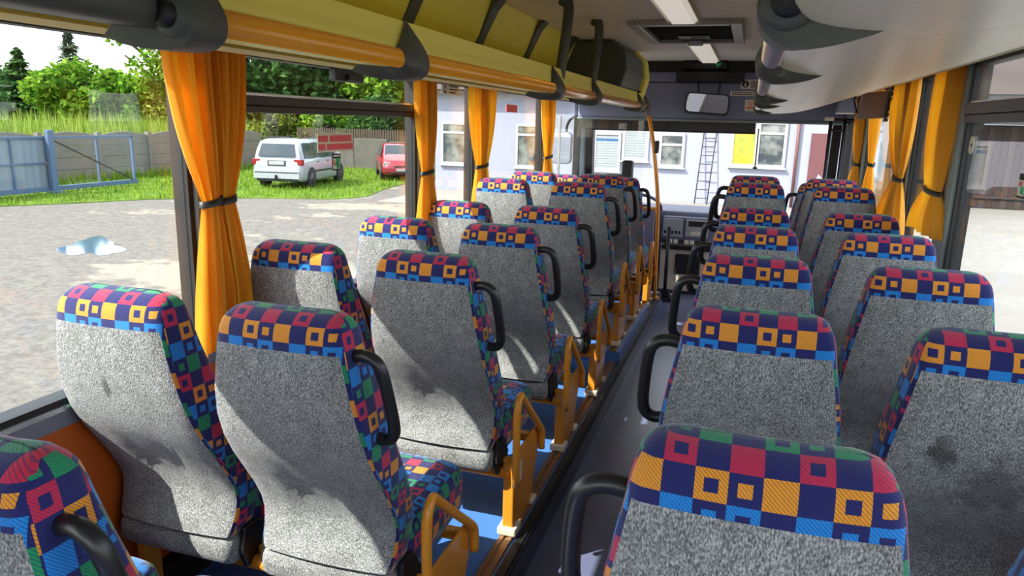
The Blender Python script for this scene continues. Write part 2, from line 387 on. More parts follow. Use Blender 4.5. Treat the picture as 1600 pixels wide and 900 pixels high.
LW_WIN = [(-1.30, 0.12), (0.34, 1.85), (2.06, 3.48), (3.66, 4.31), (4.46, 5.90), (6.02, 7.30)]
RW_WIN = [(-1.30, 0.0), (0.25, 1.45), (1.68, 3.34), (3.58, 4.28), (4.52, 5.90)]
ZT_L, ZT_R = H + 0.215, H + 0.275
def side_wall(name, sgn, wins, zt, label, yend):
    x = CX + sgn * 1.235
    root = sroot(name, label)
    xi = CX + sgn * 1.224
    def bx(nm, mt, xa, xb, *r, **k): return box(nm, mt, min(xa, xb), max(xa, xb), *r, parent=root, **k)
    bx('lower_panel', 'orange_panel', xi, x + sgn * 0.05, YB, yend, 0.0, H - 0.81)
    bx('outer_skin', 'bus_skin', x + sgn * 0.05, x + sgn * 0.07, YB, yend, -0.7, H - 0.80)
    bx('ledge', 'ledge_grey', xi - sgn * 0.004, x + sgn * 0.06, YB, yend, H - 0.81, H - 0.765)
    bx('ledge_strip', 'silver', xi - sgn * 0.008, x - sgn * 0.01, YB, yend, H - 0.765, H - 0.752)
    bx('sill_rubber', 'rubber', xi + sgn * 0.002, x + sgn * 0.05, YB, yend, H - 0.765, ZS)
    bx('cant_panel', 'rack_cream', x - sgn * 0.01, x + sgn * 0.05, YB, yend, zt + 0.01, 2.26)
    bx('heater_duct', 'black_plastic', xi - sgn * 0.05, xi, YB, 6.2, PL, PL + 0.10)
    edges = [YB] + [e for w in wins for e in w] + [yend]
    for i in range(0, len(edges), 2):
        y0, y1 = edges[i], edges[i + 1]
        if y1 - y0 < 0.02: continue
        bx('pillar', 'pillar_grey', xi - sgn * 0.016, x + sgn * 0.04, y0 + 0.02, y1 - 0.02, ZS, zt + 0.05, bevel=0.008)
        bx('pillar_rubber', 'rubber', x - sgn * 0.012, x + sgn * 0.045, y0, y1, ZS, zt + 0.05)
    return root
side_wall('wall_left', -1, LW_WIN, ZT_L, 'orange and grey side wall with window pillars on the gate side', YF)
side_wall('wall_right', 1, RW_WIN, ZT_R, 'orange and grey side wall with window pillars on the shed side', 6.15)
wn = 0
def window(x, sgn, y0, y1, zt, vent, zb0, zb1, label):
    global wn; wn += 1
    r = sroot('window_%d' % wn, label)
    fx = sorted((x - sgn * 0.018, x + sgn * 0.03))
    if vent:
        box('pane', 'glass', *sorted((x, x + sgn * 0.006)), y0, y1, ZS, zb0 + 0.01, r)
        box('vent_pane', 'glass', *sorted((x - sgn * 0.012, x - sgn * 0.006)), y0 + 0.02, y1 - 0.02, zb1 - 0.01, zt - 0.02, r)
        zm = (zb0 + zb1) / 2 - 0.004
        box('crossbar', 'dark_frame', *sorted((x - sgn * 0.026, x + sgn * 0.02)), y0, y1, zb0, zm, r, 0.004)
        box('vent_rail', 'dark_frame', *sorted((x - sgn * 0.034, x + sgn * 0.02)), y0, y1, zm, zb1, r, 0.004)
        box('vent_edge', 'silver', *sorted((x - sgn * 0.02, x - sgn * 0.004)), y0 + 0.02, y1 - 0.02, zb1, zb1 + 0.008, r)
        ym = (y0 + y1) / 2 + 0.02
        la = box('latch', 'black_plastic', *sorted((x - sgn * 0.045, x - sgn * 0.012)), ym - 0.11, ym + 0.11, zt - 0.075, zt - 0.02, r, 0.006)
        box('latch_grip', 'black_plastic', *sorted((x - sgn * 0.06, x - sgn * 0.045)), ym - 0.03, ym + 0.09, zt - 0.07, zt - 0.045, la, 0.004)
        for a, b in ((y0, y0 + 0.025), (y1 - 0.025, y1)):
            box('vent_frame', 'rubber', fx[0], fx[1], a, b, zb1, zt, r)
    else:
        box('pane', 'glass', *sorted((x, x + sgn * 0.006)), y0, y1, ZS, zt, r)
    box('frame_top', 'rubber', fx[0], fx[1], y0, y1, zt - 0.025, zt + 0.012, r)
    return r
for i, (a, b) in enumerate(LW_WIN):
    window(XL, -1, a, b, ZT_L, i == 2, H + 0.005, H + 0.064, 'bus side window facing the gate' + (' with tilting vent and brown crossbar' if i == 2 else ''))
for i, (a, b) in enumerate(RW_WIN):
    window(XR, 1, a, b, ZT_R, i == 2, H + 0.035, H + 0.11, 'bus side window facing the wooden shed' + (' with tilting vent and brown crossbar' if i == 2 else ''))
# ceiling, roof, rear wall
CZ = 2.20
ce = struct(box('ceiling', 'ceiling_cream', CX - 0.84, CX + 0.84, YB, 7.2, CZ, CZ + 0.05), 'cream ceiling of the bus')
box('ceiling_seam', 'rack_grey', CX - 0.845, CX - 0.835, 0.9, 6.2, CZ - 0.004, CZ + 0.01, ce)
box('ceiling_seam', 'rack_grey', CX + 0.835, CX + 0.845, 0.9, 6.2, CZ - 0.004, CZ + 0.01, ce)
struct(MB().prism([(CX - 1.32, 2.26), (CX - 1.2, 2.36), (CX + 1.2, 2.36), (CX + 1.32, 2.26), (CX + 1.32, 2.24), (CX - 1.32, 2.24)], 'y', YB - 0.05, YF + 0.1).build('roof', 'bus_skin'), 'outer roof of the bus')
wr = sroot('wall_rear', 'rear end wall of the bus with window')
box('rear_panel', 'ledge_grey', XL - 0.05, XR + 0.05, YB - 0.05, YB, -0.05, 1.05, wr)
box('rear_header', 'ledge_grey', XL - 0.05, XR + 0.05, YB - 0.05, YB, 1.95, 2.30, wr)
for a, b in ((XL - 0.05, XL + 0.15), (XR - 0.15, XR + 0.05)): box('rear_post', 'ledge_grey', a, b, YB - 0.05, YB, 1.05, 1.95, wr)
box('pane', 'glass', XL + 0.15, XR - 0.15, YB - 0.03, YB - 0.024, 1.05, 1.95, wr)

# front header, windscreen, A-pillars
wf = sroot('wall_front', 'lavender header panel above the windscreen')
box('header_panel', 'lavender', XL + 0.02, XR - 0.02, 7.15, 7.35, H + 0.05, 2.10, wf, 0.02)
box('header_upper', 'black_plastic', XL + 0.02, XR - 0.02, 7.19, 7.35, 2.10, 2.25, wf)
box('header_groove', 'rubber', XL + 0.05, XR - 0.05, 7.145, 7.152, 2.0, 2.008, wf)
box('header_cap', 'lavender', XL + 0.02, XR - 0.02, 7.35, 7.80, H + 0.10, H + 0.16, wf)
box('header_lip', 'pillar_grey', XL + 0.02, XR - 0.02, 7.13, 7.20, H + 0.035, H + 0.055, wf, 0.006)
ws = sroot('window_20', 'large bus windscreen')
MB().hexa([(XL + 0.08, 7.80, 0.70), (XR - 0.08, 7.80, 0.70), (XR - 0.08, 7.808, 0.70), (XL + 0.08, 7.808, 0.70), (XL + 0.08, 7.60, 1.80), (XR - 0.08, 7.60, 1.80), (XR - 0.08, 7.608, 1.80), (XL + 0.08, 7.608, 1.80)]).build('pane', 'glass_front', ws)
for sx in (XL + 0.02, XR - 0.10):
    MB().hexa([(sx, 7.72, 0.0), (sx + 0.08, 7.72, 0.0), (sx + 0.08, 7.84, 0.0), (sx, 7.84, 0.0), (sx, 7.5, 1.85), (sx + 0.08, 7.5, 1.85), (sx + 0.08, 7.62, 1.85), (sx, 7.62, 1.85)]).build('corner_post', 'dark_frame', ws)
box('front_panel', 'dash_grey', XL, XR, 7.78, 7.86, -0.35, 0.72, ws)

# ------------------------------------------------------------------ luggage racks
BRK = [1.03, 1.84, 3.36, 4.25, 6.02, 6.38]
def rack(sgn, label):
    R = thing('luggage_rack', label, 'luggage rack', (CX, 1.0, 1.77), 0, 'overhead luggage racks')
    zw = 1.85 if sgn < 0 else 1.895
    left = sgn < 0
    P = lambda s, z: (sgn * s, z - 1.77)
    under = [(0.497, 1.868), (0.478, 1.868), (0.470, 1.83), (0.452, 1.79), (0.460, 1.752)]
    under += [(0.50, 1.747), (0.60, 1.758), (0.80, 1.79), (1.0, 1.823)] if left else [(0.52, 1.732), (0.62, 1.730), (0.75, 1.745), (0.90, 1.785), (1.05, 1.838)]
    under += [(1.15, zw), (1.222, zw + 0.012)]
    under = under[:2] + [(q.x, q.y) for q in curve([(a, b, 0) for a, b in under[2:]], 4)]
    inner = [(1.222, zw + 0.03), (1.10, zw + 0.02), (0.80, 1.80), (0.55, 1.79), (0.505, 1.80)]
    poly = [P(*q) for q in under + inner]
    if not left: poly = poly[::-1]
    shell_m = 'rack_yellow_bounce' if left else 'rack_cream'
    def pr(nm, mt, pl, y0, y1, par=R, **k): return MB().prism(pl, 'y', y0 - 1.0, y1 - 1.0).build(nm, mt, par, **k)
    pr('shell', shell_m, poly, 0.98, 6.38, smooth=True, split=0.6)
    pr('rear_cover', 'rack_grey' if left else 'rack_cream', poly, YB + 0.01, 0.975, smooth=True, split=0.6)
    back = [(0.832, 2.198), (0.90, 2.03), (0.955, 1.93), (1.03, 1.86), (1.10, 1.86), (1.03, 1.93), (0.99, 2.02), (0.95, 2.198)]
    bp = [P(*q) for q in back]
    pr('back_panel', 'rack_lime_bounce' if left else 'rack_cream', bp if left else bp[::-1], 0.98, 6.3)
    # trim line under the outer edge
    e = [P(1.10, zw - 0.035), P(1.19, zw - 0.005), P(1.19, zw - 0.018), P(1.10, zw - 0.05)]
    pr('edge_trim', 'rack_cream', e, 0.98, 6.3)
    # ribs on the back panel
    for k in range(7):
        y = 1.15 + 0.81 * k
        ring = []
        for s, z, w in [(0.79, 2.197, 0.055), (0.83, 2.15, 0.05), (0.875, 2.06, 0.045), (0.925, 1.96, 0.045), (0.985, 1.88, 0.045)]:
            ring.append([(sgn * s, y - 1 - w, z - 1.77), (sgn * s, y - 1 + w, z - 1.77), (sgn * (s + 0.06), y - 1 + w, z - 1.77 + 0.015), (sgn * (s + 0.06), y - 1 - w, z - 1.77 + 0.015)])
        MB().loft(ring).build('rib', 'rack_grey', R, False, 0.006)
    # arms from the fascia up to the ceiling
    for y in ((3.55, 4.30) if left else (1.05, 1.95, 2.85, 3.75, 4.65, 5.55)):
        path = curve([(sgn * 0.49, y - 1, 0.05), (sgn * 0.475, y - 1.0, 0.17), (sgn * 0.468, y - 0.97, 0.30), (sgn * 0.475, y - 0.93, 0.395), (sgn * 0.50, y - 0.92, 0.43)], 5)
        MB().tube(path, [0.026] * (len(path) - 4) + [0.03, 0.034, 0.036, 0.036], 8).build('arm', 'rack_grey', R, True)
    # handrail and its brackets
    MB().tube([(sgn * 0.448, 0.0, -0.002), (sgn * 0.448, 5.42, -0.002)], 0.0235, 16).build('handrail', 'rail_yellow' if left else 'chrome', R, True)
    path = [(0.476, 1.874, 0.004, 0.004), (0.456, 1.845, 0.045, 0.018), (0.428, 1.805, 0.10, 0.034), (0.413, 1.772, 0.125, 0.042), (0.418, 1.738, 0.105, 0.042), (0.445, 1.718, 0.10, 0.03), (0.49, 1.716, 0.115, -0.02), (0.53, 1.722, 0.125, -0.075), (0.565, 1.735, 0.13, -0.122)]
    qa = curve([(a, b, c) for a, b, c, d_ in path], 3); qb = curve([(a, b, d_) for a, b, c, d_ in path], 3)
    fine = [(u_.x, u_.y, u_.z, v_.z) for u_, v_ in zip(qa, qb)]
    for k, y in enumerate(BRK):
        ring = []
        for s, z, lr, lf in fine:
            if k == 0: lr *= 0.62; lf = max(lf, -lr * 0.9)
            c = Vector((0.50 - s, 1.79 - z)).normalized() * 0.045; si, zi = s + c.x, z + c.y
            sm, zm_ = s + c.x * 0.3, z + c.y * 0.3
            ya, yb = y - 1 - lr, y - 1 + lf; w = max(yb - ya, 0.002); f1, f2 = (0.03, 0.1) if k == 0 else (0.08, 0.3)
            ring.append([(sgn * si, ya, zi - 1.77), (sgn * sm, ya + f1 * w, zm_ - 1.77), (sgn * s, ya + f2 * w, z - 1.77), (sgn * s, yb - 0.16 * w, z - 1.77), (sgn * sm, yb - 0.04 * w, zm_ - 1.77), (sgn * si, yb, zi - 1.77)])
        if not left: ring = [r[::-1] for r in ring]
        b = MB().loft(ring).build('bracket', 'rack_grey', R, True, split=0.9)
        if k == 0:
            MB().lathe([(0.0001, -0.014), (0.018, -0.014), (0.021, -0.008), (0.021, 0.03), (0.0001, 0.03)], (sgn * 0.447, y - 1 - 0.072, -0.004), 'y', 20).build('end_cap', 'black_plastic', b, True)
            MB().lathe([(0.026, -0.002), (0.034, 0.006), (0.036, 0.05), (0.03, 0.06)], (sgn * 0.447, y - 1 - 0.072, -0.004), 'y', 20).build('socket', 'rack_grey', b, True)
    # closing end box towards the front
    endp = [P(0.50, 1.87), P(0.46, 2.0), P(0.48, 2.12), P(0.56, 2.195), P(1.15, 2.195), P(1.15, 1.87)]
    ep = endp if left else endp[::-1]
    pr('end_box', 'rack_grey', ep, 5.35, 6.2, bevel=0.015)
    ep2 = [P(0.47, 1.83), P(0.43, 1.98), P(0.45, 2.12), P(0.53, 2.198), P(1.17, 2.198), P(1.17, 1.83)]
    d = pr('end_cover', 'rack_yellow_bounce' if left else 'rack_cream', ep2 if left else ep2[::-1], 6.215, 6.36, bevel=0.02)
    MB().box(sgn * 0.50 - 0.02, sgn * 0.50 + 0.02, 5.205, 5.214, 0.095, 0.115).build('cover_latch', 'black_plastic', d)
    return R
rack(-1, 'overhead rack, yellow bounce light in its colour, with orange handrail beside the gate side windows')
rack(1, 'cream overhead rack with chrome handrail beside the shed side windows')

# ceiling hatch and light channel
hz = CZ
ht = thing('roof_hatch', 'dark roof hatch with pale frame in the ceiling', 'roof hatch', (CX, 4.92, hz))
fr = MB()
fr.box(-0.32, -0.25, -0.52, 0.52, -0.03, 0.002); fr.box(0.25, 0.32, -0.52, 0.52, -0.03, 0.002)
fr.box(-0.25, 0.25, 0.44, 0.52, -0.03, 0.002); fr.box(-0.25, 0.25, -0.52, -0.44, -0.03, 0.002)
fr.build('frame', 'light_strip', ht, False, 0.008)
MB().box(-0.25, 0.25, -0.44, 0.44, -0.006, 0.0).build('hatch_panel', 'hatch_black', ht)
hb = MB().box(-0.05, 0.05, 0.40, 0.44, -0.05, -0.012).build('hatch_handle', 'silver', ht, False, 0.006)
sg = MB().box(-0.10, 0.10, 0.16, 0.34, -0.016, -0.012).build('notice', 'rack_grey', ht)
for k in range(3): MB().box(-0.02, 0.08, 0.20 + 0.04 * k, 0.215 + 0.04 * k, -0.018, -0.016).build('notice_line', 'black_plastic', sg)
for y0, y1, lb in ((1.2, 4.38, 'between the rear end and the roof hatch'), (5.46, 7.05, 'between the roof hatch and the front header')):
    s = thing('ceiling_light', 'pale grey ceiling light strip ' + lb, 'ceiling light', (CX, y0, CZ))
    MB().prism([(-0.085, 0.0), (-0.06, -0.03), (0.06, -0.03), (0.085, 0.0)], 'y', 0, y1 - y0).build('diffuser', 'lamp_diffuser', s)
    for q in (-1, 1): MB().prism([(q * 0.10, 0.0), (q * 0.085, -0.02), (q * 0.075, -0.012), (q * 0.085, 0.0)][::-q], 'y', 0, y1 - y0).build('edge_strip', 'rack_cream', s)

# ------------------------------------------------------------------ seats
CELL = 0.04
ST = [  # z, rear y, half width, front y
 (0.355, 0.150, 0.188, 0.275), (0.375, 0.158, 0.195, 0.285), (0.41, 0.172, 0.20, 0.295), (0.45, 0.180, 0.203, 0.30), (0.49, 0.172, 0.205, 0.295),
 (0.54, 0.148, 0.206, 0.28), (0.60, 0.112, 0.207, 0.255), (0.66, 0.074, 0.206, 0.225), (0.72, 0.042, 0.203, 0.20), (0.78, 0.020, 0.198, 0.18),
 (0.85, 0.006, 0.188, 0.16), (0.91, 0.001, 0.177, 0.145), (0.97, 0.0, 0.166, 0.132), (1.0, 0.002, 0.161, 0.126), (1.018, 0.007, 0.156, 0.122),
 (1.032, 0.017, 0.149, 0.114), (1.043, 0.031, 0.139, 0.104), (1.049, 0.046, 0.124, 0.092), (1.052, 0.060, 0.104, 0.082)]
def seat_meshes(shift):
    arc = [0.0]
    for a, b in zip(ST, ST[1:]): arc.append(arc[-1] + math.hypot(b[0] - a[0], b[1] - a[1]))
    s0 = arc[12]
    NX = 12
    rings = []
    for i, (z, yr, hw, yf) in enumerate(ST):
        t = yf - yr; r = min(0.02, t * 0.3); ring = []
        r2q = min(0.035, t * 0.45)
        for k in range(NX + 1):                        # rear edge left -> right
            x = -hw + r + (2 * hw - 2 * r) * k / NX
            y = yr + 0.012 * (x / hw) ** 2
            if 3 <= i <= 6 and abs(x) < 0.075: y += 0.009
            ring.append((x, y, z))
        for k in (1, 2, 3):                            # rear right corner
            a = pi / 2 * k / 3; ring.append((hw - r + r * math.sin(a), yr + 0.012 + r - r * math.cos(a), z))
        ring.append((hw, (yr + yf) / 2, z))
        for k in (0, 1, 2, 3):                         # front right corner
            a = pi / 2 * k / 3; ring.append((hw - r2q + r2q * math.cos(a), yf - r2q + r2q * math.sin(a), z))
        dip = 0.018 if i < 12 else 0.006
        ring.append((hw * 0.4, yf - dip, z)); ring.append((-hw * 0.4, yf - dip, z))
        for k in (3, 2, 1, 0):
            a = pi / 2 * k / 3; ring.append((-hw + r2q - r2q * math.cos(a), yf - r2q + r2q * math.sin(a), z))
        ring.append((-hw, (yr + yf) / 2, z))
        for k in (3, 2, 1):
            a = pi / 2 * k / 3; ring.append((-hw + r - r * math.sin(a), yr + 0.012 + r - r * math.cos(a), z))
        rings.append(ring)
    n = len(rings[0]); cover, panel = MB(), MB()
    for m in (cover, panel):
        for r in rings: m.v += r
    for i in range(len(rings) - 1):
        for j in range(n):
            j2 = (j + 1) % n
            idx = [i * n + j, i * n + j2, (i + 1) * n + j2, (i + 1) * n + j]
            pts = [Vector(rings[i][j]), Vector(rings[i][j2]), Vector(rings[i + 1][j2]), Vector(rings[i + 1][j])]
            nrm = (pts[1] - pts[0]).cross(pts[3] - pts[0])
            side = abs(nrm.x) > abs(nrm.y) * 1.3 and abs(nrm.x) > abs(nrm.z) * 0.8
            uv = []
            for q, ii in zip(pts, (i, i, i + 1, i + 1)):
                v = 0.5 + (arc[ii] - s0) / CELL
                uv.append(((q.y / CELL + 0.35) if side else (q.x / CELL + 4 + shift), v + (1.3 if side else 0)))
            if i < 12 and (j <= NX or j == n - 1): panel.face(idx, uv)
            else: cover.face(idx, uv)
    top = len(rings) - 1
    k = len(cover.v); cy = (ST[-1][1] + ST[-1][3]) / 2; cover.v.append((0, cy, ST[-1][0] + 0.002))
    vt = 0.5 + (arc[top] - s0) / CELL
    for j in range(n):
        j2 = (j + 1) % n; a, b = rings[top][j], rings[top][j2]
        cover.face([top * n + j, top * n + j2, k], [(p[0] / CELL + 4 + shift, vt + (p[1] - ST[-1][1]) / CELL) for p in (a, b, (0, cy, 0))])
    cover.face([j for j in range(n)][::-1], [(0, 0)] * n)
    return cover, panel
def rrect(hx, y0, y1, r, z, n=4):
    o = []
    for cx_, cy_, a0 in ((hx - r, y0 + r, -pi / 2), (hx - r, y1 - r, 0), (-hx + r, y1 - r, pi / 2), (-hx + r, y0 + r, pi)):
        for k in range(n + 1):
            a = a0 + pi / 2 * k / n; o.append((cx_ + r * math.cos(a), cy_ + r * math.sin(a), z))
    return o
def cushion_mesh():
    m = MB(); stt = [(0.285, 0.02, 0.04), (0.30, 0.004, 0.045), (0.34, 0.0, 0.05), (0.40, 0.0, 0.05), (0.425, 0.006, 0.05), (0.44, 0.02, 0.05), (0.446, 0.045, 0.05)]
    rings = [rrect(0.204 - d, 0.235 + d, 0.66 - d, r, z) for z, d, r in stt]; n = len(rings[0])
    for r in rings: m.v += r
    arc = [0]; 
    for a, b in zip(stt, stt[1:]): arc.append(arc[-1] + math.hypot(b[0] - a[0], b[1] - a[1]))
    for i in range(len(rings) - 1):
        for j in range(n):
            j2 = (j + 1) % n; pts = [rings[i][j], rings[i][j2], rings[i + 1][j2], rings[i + 1][j]]
            sx = abs(pts[0][1] - pts[1][1]) > abs(pts[0][0] - pts[1][0])
            uv = [((p[1] if sx else p[0]) / CELL + 2, arc[ii] / CELL) for p, ii in zip(pts, (i, i, i + 1, i + 1))]
            m.face([i * n + j, i * n + j2, (i + 1) * n + j2, (i + 1) * n + j], uv)
    t = len(rings) - 1
    m.face([t * n + j for j in range(n)], [(rings[t][j][0] / CELL + 2, rings[t][j][1] / CELL) for j in range(n)])
    m.face([j for j in range(n)][::-1], [(0, 0)] * n)
    return m
def make_seat(shift, handle):
    S = thing('passenger_seat', 'seat', 'seat')
    c, p = seat_meshes(shift)
    c.build('backrest', 'chequer', S, True); p.build('back_panel', 'carpet', S, True)
    cushion_mesh().build('cushion', 'chequer', S, True)
    m = MB(); rg = []
    for x, f in ((-0.192, 0.55), (-0.183, 0.9), (-0.165, 1.0), (0.165, 1.0), (0.183, 0.9), (0.192, 0.55)):
        rg.append([(x, 0.205 + 0.052 * f * math.cos(a) * abs(math.cos(a)) ** -0.35 if abs(math.cos(a)) > 1e-3 else 0.205, 0.308 + 0.044 * f * (math.copysign(abs(math.sin(a)) ** 0.65, math.sin(a)))) for a in [2 * pi * k / 16 + 0.1 for k in range(16)]])
    m.loft(rg).build('cushion_back', 'carpet', S, True)
    for sx in (-1, 1):
        MB().prism([(0.20, 0.25), (0.30, 0.25), (0.31, 0.30), (0.26, 0.37), (0.20, 0.37), (0.185, 0.30)], 'x', sx * 0.203 - 0.008, sx * 0.203 + 0.008).build('recliner_bracket', 'black_plastic', S, False, 0.004)
    if handle:
        h = handle
        path = curve([(h * 0.155, 0.06, 0.957), (h * 0.195, 0.056, 0.963), (h * 0.222, 0.054, 0.953), (h * 0.235, 0.058, 0.925), (h * 0.243, 0.075, 0.85), (h * 0.245, 0.09, 0.79), (h * 0.236, 0.097, 0.762), (h * 0.215, 0.10, 0.752), (h * 0.185, 0.10, 0.757)], 4)
        MB().tube(path, 0.0145, 10).build('grab_handle', 'handle_black', S, True)
    return S
proto = {}
def put_seat(x, y, zs, shift, handle, label, group):
    key = (shift, handle)
    if key not in proto: proto[key] = make_seat(shift, handle); o = proto[key]
    else: o = copy_tree(proto[key])
    o.location = (x, y, H + zs - 0.97); o['label'] = label; o['group'] = group
    return o
def recloth(o, mat):
    for c in o.children:
        if c.name.startswith('back_panel'): c.material_slots[0].link = 'OBJECT'; c.material_slots[0].material = M[mat]
ORD = ['front', 'second', 'third', 'fourth', 'fifth', 'sixth', 'seventh', 'rearmost']
L_ROWS = [(5.62, -0.485), (4.89, -0.423), (4.218, -0.427), (3.504, -0.50), (2.772, -0.50), (2.036, -0.498), (1.288, -0.50), (0.56, -0.50)]
R_ROWS = [(5.85, -0.48), (5.19, -0.405), (4.50, -0.403), (3.722, -0.469), (3.004, -0.47), (2.300, -0.474), (1.604, -0.480), (0.843, -0.466)]
for i, (y, z) in enumerate(L_ROWS):
    sh = 0 if i in (5, 6, 7, 1, 2) else 2
    put_seat(-0.95, y, z, sh if i != 4 else 2, 1, 'aisle seat with black grab handle, %s row behind the driver, gate side' % ORD[i], 'aisle seats on the gate side')
    ws_ = put_seat(-1.425, y, z, 0 if i in (6, 7, 2) else 2, 0, 'window seat with chequered top, %s row behind the driver, gate side' % ORD[i], 'window seats on the gate side')
    if i == 6: recloth(ws_, 'carpet_spot')
for i, (y, z) in enumerate(R_ROWS):
    sh = 0 if i == 7 else 2
    if i > 0:
        put_seat(0.052, y, z, sh, -1, 'aisle seat with black grab handle, %s row behind the door, shed side' % ORD[i], 'aisle seats on the shed side')
    wr_s = put_seat(0.533, y, z, sh, -1 if i == 0 else 0, 'window seat with chequered top, %s row behind the door, shed side' % ORD[i], 'window seats on the shed side')
    if i == 6: recloth(wr_s, 'carpet_dirty')

# ------------------------------------------------------------------ yellow seat frames (one under each pair)
def make_frame(sgn):
    F = thing('seat_frame', 'frame', 'seat frame')
    xe = -0.71 if sgn < 0 else -0.15                  # aisle end
    xw = -1.605 if sgn < 0 else 0.765                 # wall end
    o = -sgn                                          # towards the aisle
    for y, z in ((0.235, 0.235), (0.56, 0.235)):
        MB().tube([(xw, y, z), (xe, y, z)], 0.021, 10).build('crossbeam', 'yellow_paint', F, True)
    MB().box(min(xw, xe), max(xw, xe), 0.25, 0.29, 0.245, 0.275).build('seat_carrier', 'yellow_paint', F, False, 0.004)
    MB().box(xe - 0.02, xe + 0.02, 0.225, 0.265, 0.012, 0.275).build('leg', 'yellow_paint', F, False, 0.005)
    sp = MB().prism([(0.262, 0.012), (0.262, 0.275), (0.30, 0.30), (0.545, 0.30), (0.56, 0.27), (0.555, 0.20), (0.50, 0.10), (0.475, 0.012)], 'x', xe + o * 0.012 - 0.004, xe + o * 0.012 + 0.004).build('side_panel', 'yellow_paint', F, False, 0.002)
    MB().box(xe + o * 0.0165 - 0.0008, xe + o * 0.0165 + 0.0008, 0.285, 0.335, 0.17, 0.25).build('side_sticker', 'sticker_white', sp)
    MB().box(xe - 0.035, xe + 0.035, 0.21, 0.285, 0.0, 0.03).build('foot_clip', 'ivory', F, False, 0.006)
    MB().box(xe - 0.03, xe + 0.03, 0.455, 0.515, 0.0, 0.02).build('foot_clip', 'ivory', F, False, 0.006)
    xa = xe + o * 0.032
    path = [(xa, 0.215, 0.20)] + curve([(xa, 0.21, 0.24), (xa, 0.205, 0.44), (xa, 0.213, 0.505), (xa, 0.24, 0.53), (xa, 0.27, 0.51), (xa, 0.40, 0.40), (xa, 0.52, 0.30), (xa, 0.545, 0.265), (xa, 0.547, 0.20)], 4)
    MB().tube(path, 0.0135, 10).build('armrest', 'yellow_paint', F, True)
    for y in (0.235, 0.56): MB().box(min(xw, xw + o * 0.03), max(xw, xw + o * 0.03), y - 0.03, y + 0.03, 0.0, 0.265).build('wall_leg', 'yellow_paint', F, False, 0.004)
    return F
for sgn, rows, nm, who in ((-1, L_ROWS, 'gate', 'driver'), (1, R_ROWS, 'shed', 'door')):
    base = None
    for i, (y, z) in enumerate(rows):
        if base is None: base = make_frame(sgn); o = base
        else: o = copy_tree(base)
        low = PL if z < -0.44 else PL + 0.075
        o.location = (0, y, low + (0.0125 if sgn < 0 else 0.0)); o['group'] = 'yellow seat frames on the %s side' % nm
        o['label'] = 'yellow metal frame with looped armrest under the %s row behind the %s, %s side' % (ORD[i], who, nm)

# ------------------------------------------------------------------ curtains
def curtain(x, sgn, top, tie, bot, zt, ztie, zb, folds, seed, label):
    rnd = random.Random(seed)
    T = thing('curtain', label, 'curtain', (x, (top[0] + top[1]) / 2, zb), 0, 'orange window curtains')
    yc = (top[0] + top[1]) / 2
    NU, NV = folds * 8, 34; ph = [rnd.uniform(-0.5, 0.5) for _ in range(folds + 2)]
    v = []
    for i in range(NV + 1):
        z = zb + (zt - zb) * i / NV
        if z > ztie:
            f = (z - ztie) / (zt - ztie); f2 = 1 - (1 - f) ** 1.7
            a = tie[0] + (top[0] - tie[0]) * f2; b = tie[1] + (top[1] - tie[1]) * f2
            amp = 0.008 + 0.017 * math.sin(min(1, f * 1.6) * pi / 2) * (1 - 0.35 * f)
        else:
            f = (ztie - z) / (ztie - zb); f2 = 1 - (1 - f) ** 1.5
            a = tie[0] + (bot[0] - tie[0]) * f2; b = tie[1] + (bot[1] - tie[1]) * f2
            amp = 0.008 + 0.017 * math.sin(min(1, f * 1.4) * pi / 2)
        row = []
        for j in range(NU + 1):
            u = j / NU; w = u * folds
            k = int(w); p = ph[min(k, folds)]
            xx = amp * math.sin(2 * pi * w + p * 1.5) + 0.35 * amp * math.sin(2 * pi * w * 0.37 + seed + 2.5 * (z - zb))
            yy = a + (b - a) * u + 0.006 * math.sin(2 * pi * w * 0.5 + 4 * z + seed)
            row.append((xx, yy - yc, z - zb))
        v.append(row)
    m = MB(); m.loft(v, cap=False, closed=False); c = m.build('cloth', 'curtain_cloth', T, True)
    ty = (tie[0] + tie[1]) / 2 - yc; hw = (tie[1] - tie[0]) / 2 + 0.008
    ring = [(0.026 * math.cos(q), ty + hw * math.sin(q), ztie - zb + 0.006 * math.sin(q)) for q in [2 * pi * k / 20 for k in range(20)]]
    mm = MB()
    rg = []
    for dz in (-0.011, 0.011): rg.append([(p[0], p[1], p[2] + dz) for p in ring])
    for dz in (0.011, -0.011): rg.append([(p[0] * 0.85, ty + (p[1] - ty) * 0.93, p[2] + dz) for p in ring])
    rg.append(rg[0]); mm.loft(rg, cap=False).build('tie_band', 'black_plastic', T, True)
    h = MB(); h.box(-0.012, 0.012, top[0] - yc + 0.01, top[1] - yc - 0.01, zt - zb - 0.012, zt - zb + 0.0); h.build('heading_tape', 'curtain_cloth', T)
xl, xr = -1.598, 0.768
Zt = lambda z: H + z
curtain(xl, -1, (1.735, 1.935), (1.855, 1.935), (1.79, 1.97), Zt(0.215), Zt(-0.272), Zt(-0.75), 6, 1, 'orange curtain tied with a black band, rear of the pair by the vent window')
curtain(xl, -1, (1.955, 2.095), (1.942, 2.0), (1.97, 2.07), Zt(0.215), Zt(-0.27), Zt(-0.75), 5, 2, 'narrow orange curtain tied beside the crossbar of the vent window, gate side')
curtain(xl, -1, (3.40, 3.65), (3.47, 3.60), (3.40, 3.66), Zt(0.21), Zt(-0.272), Zt(-0.75), 5, 3, 'slim orange curtain between vent window and pictogram window, gate side')
curtain(xl, -1, (4.13, 4.58), (4.27, 4.46), (4.18, 4.52), Zt(0.205), Zt(-0.28), Zt(-0.75), 6, 4, 'full orange curtain just behind the pictogram window, gate side')
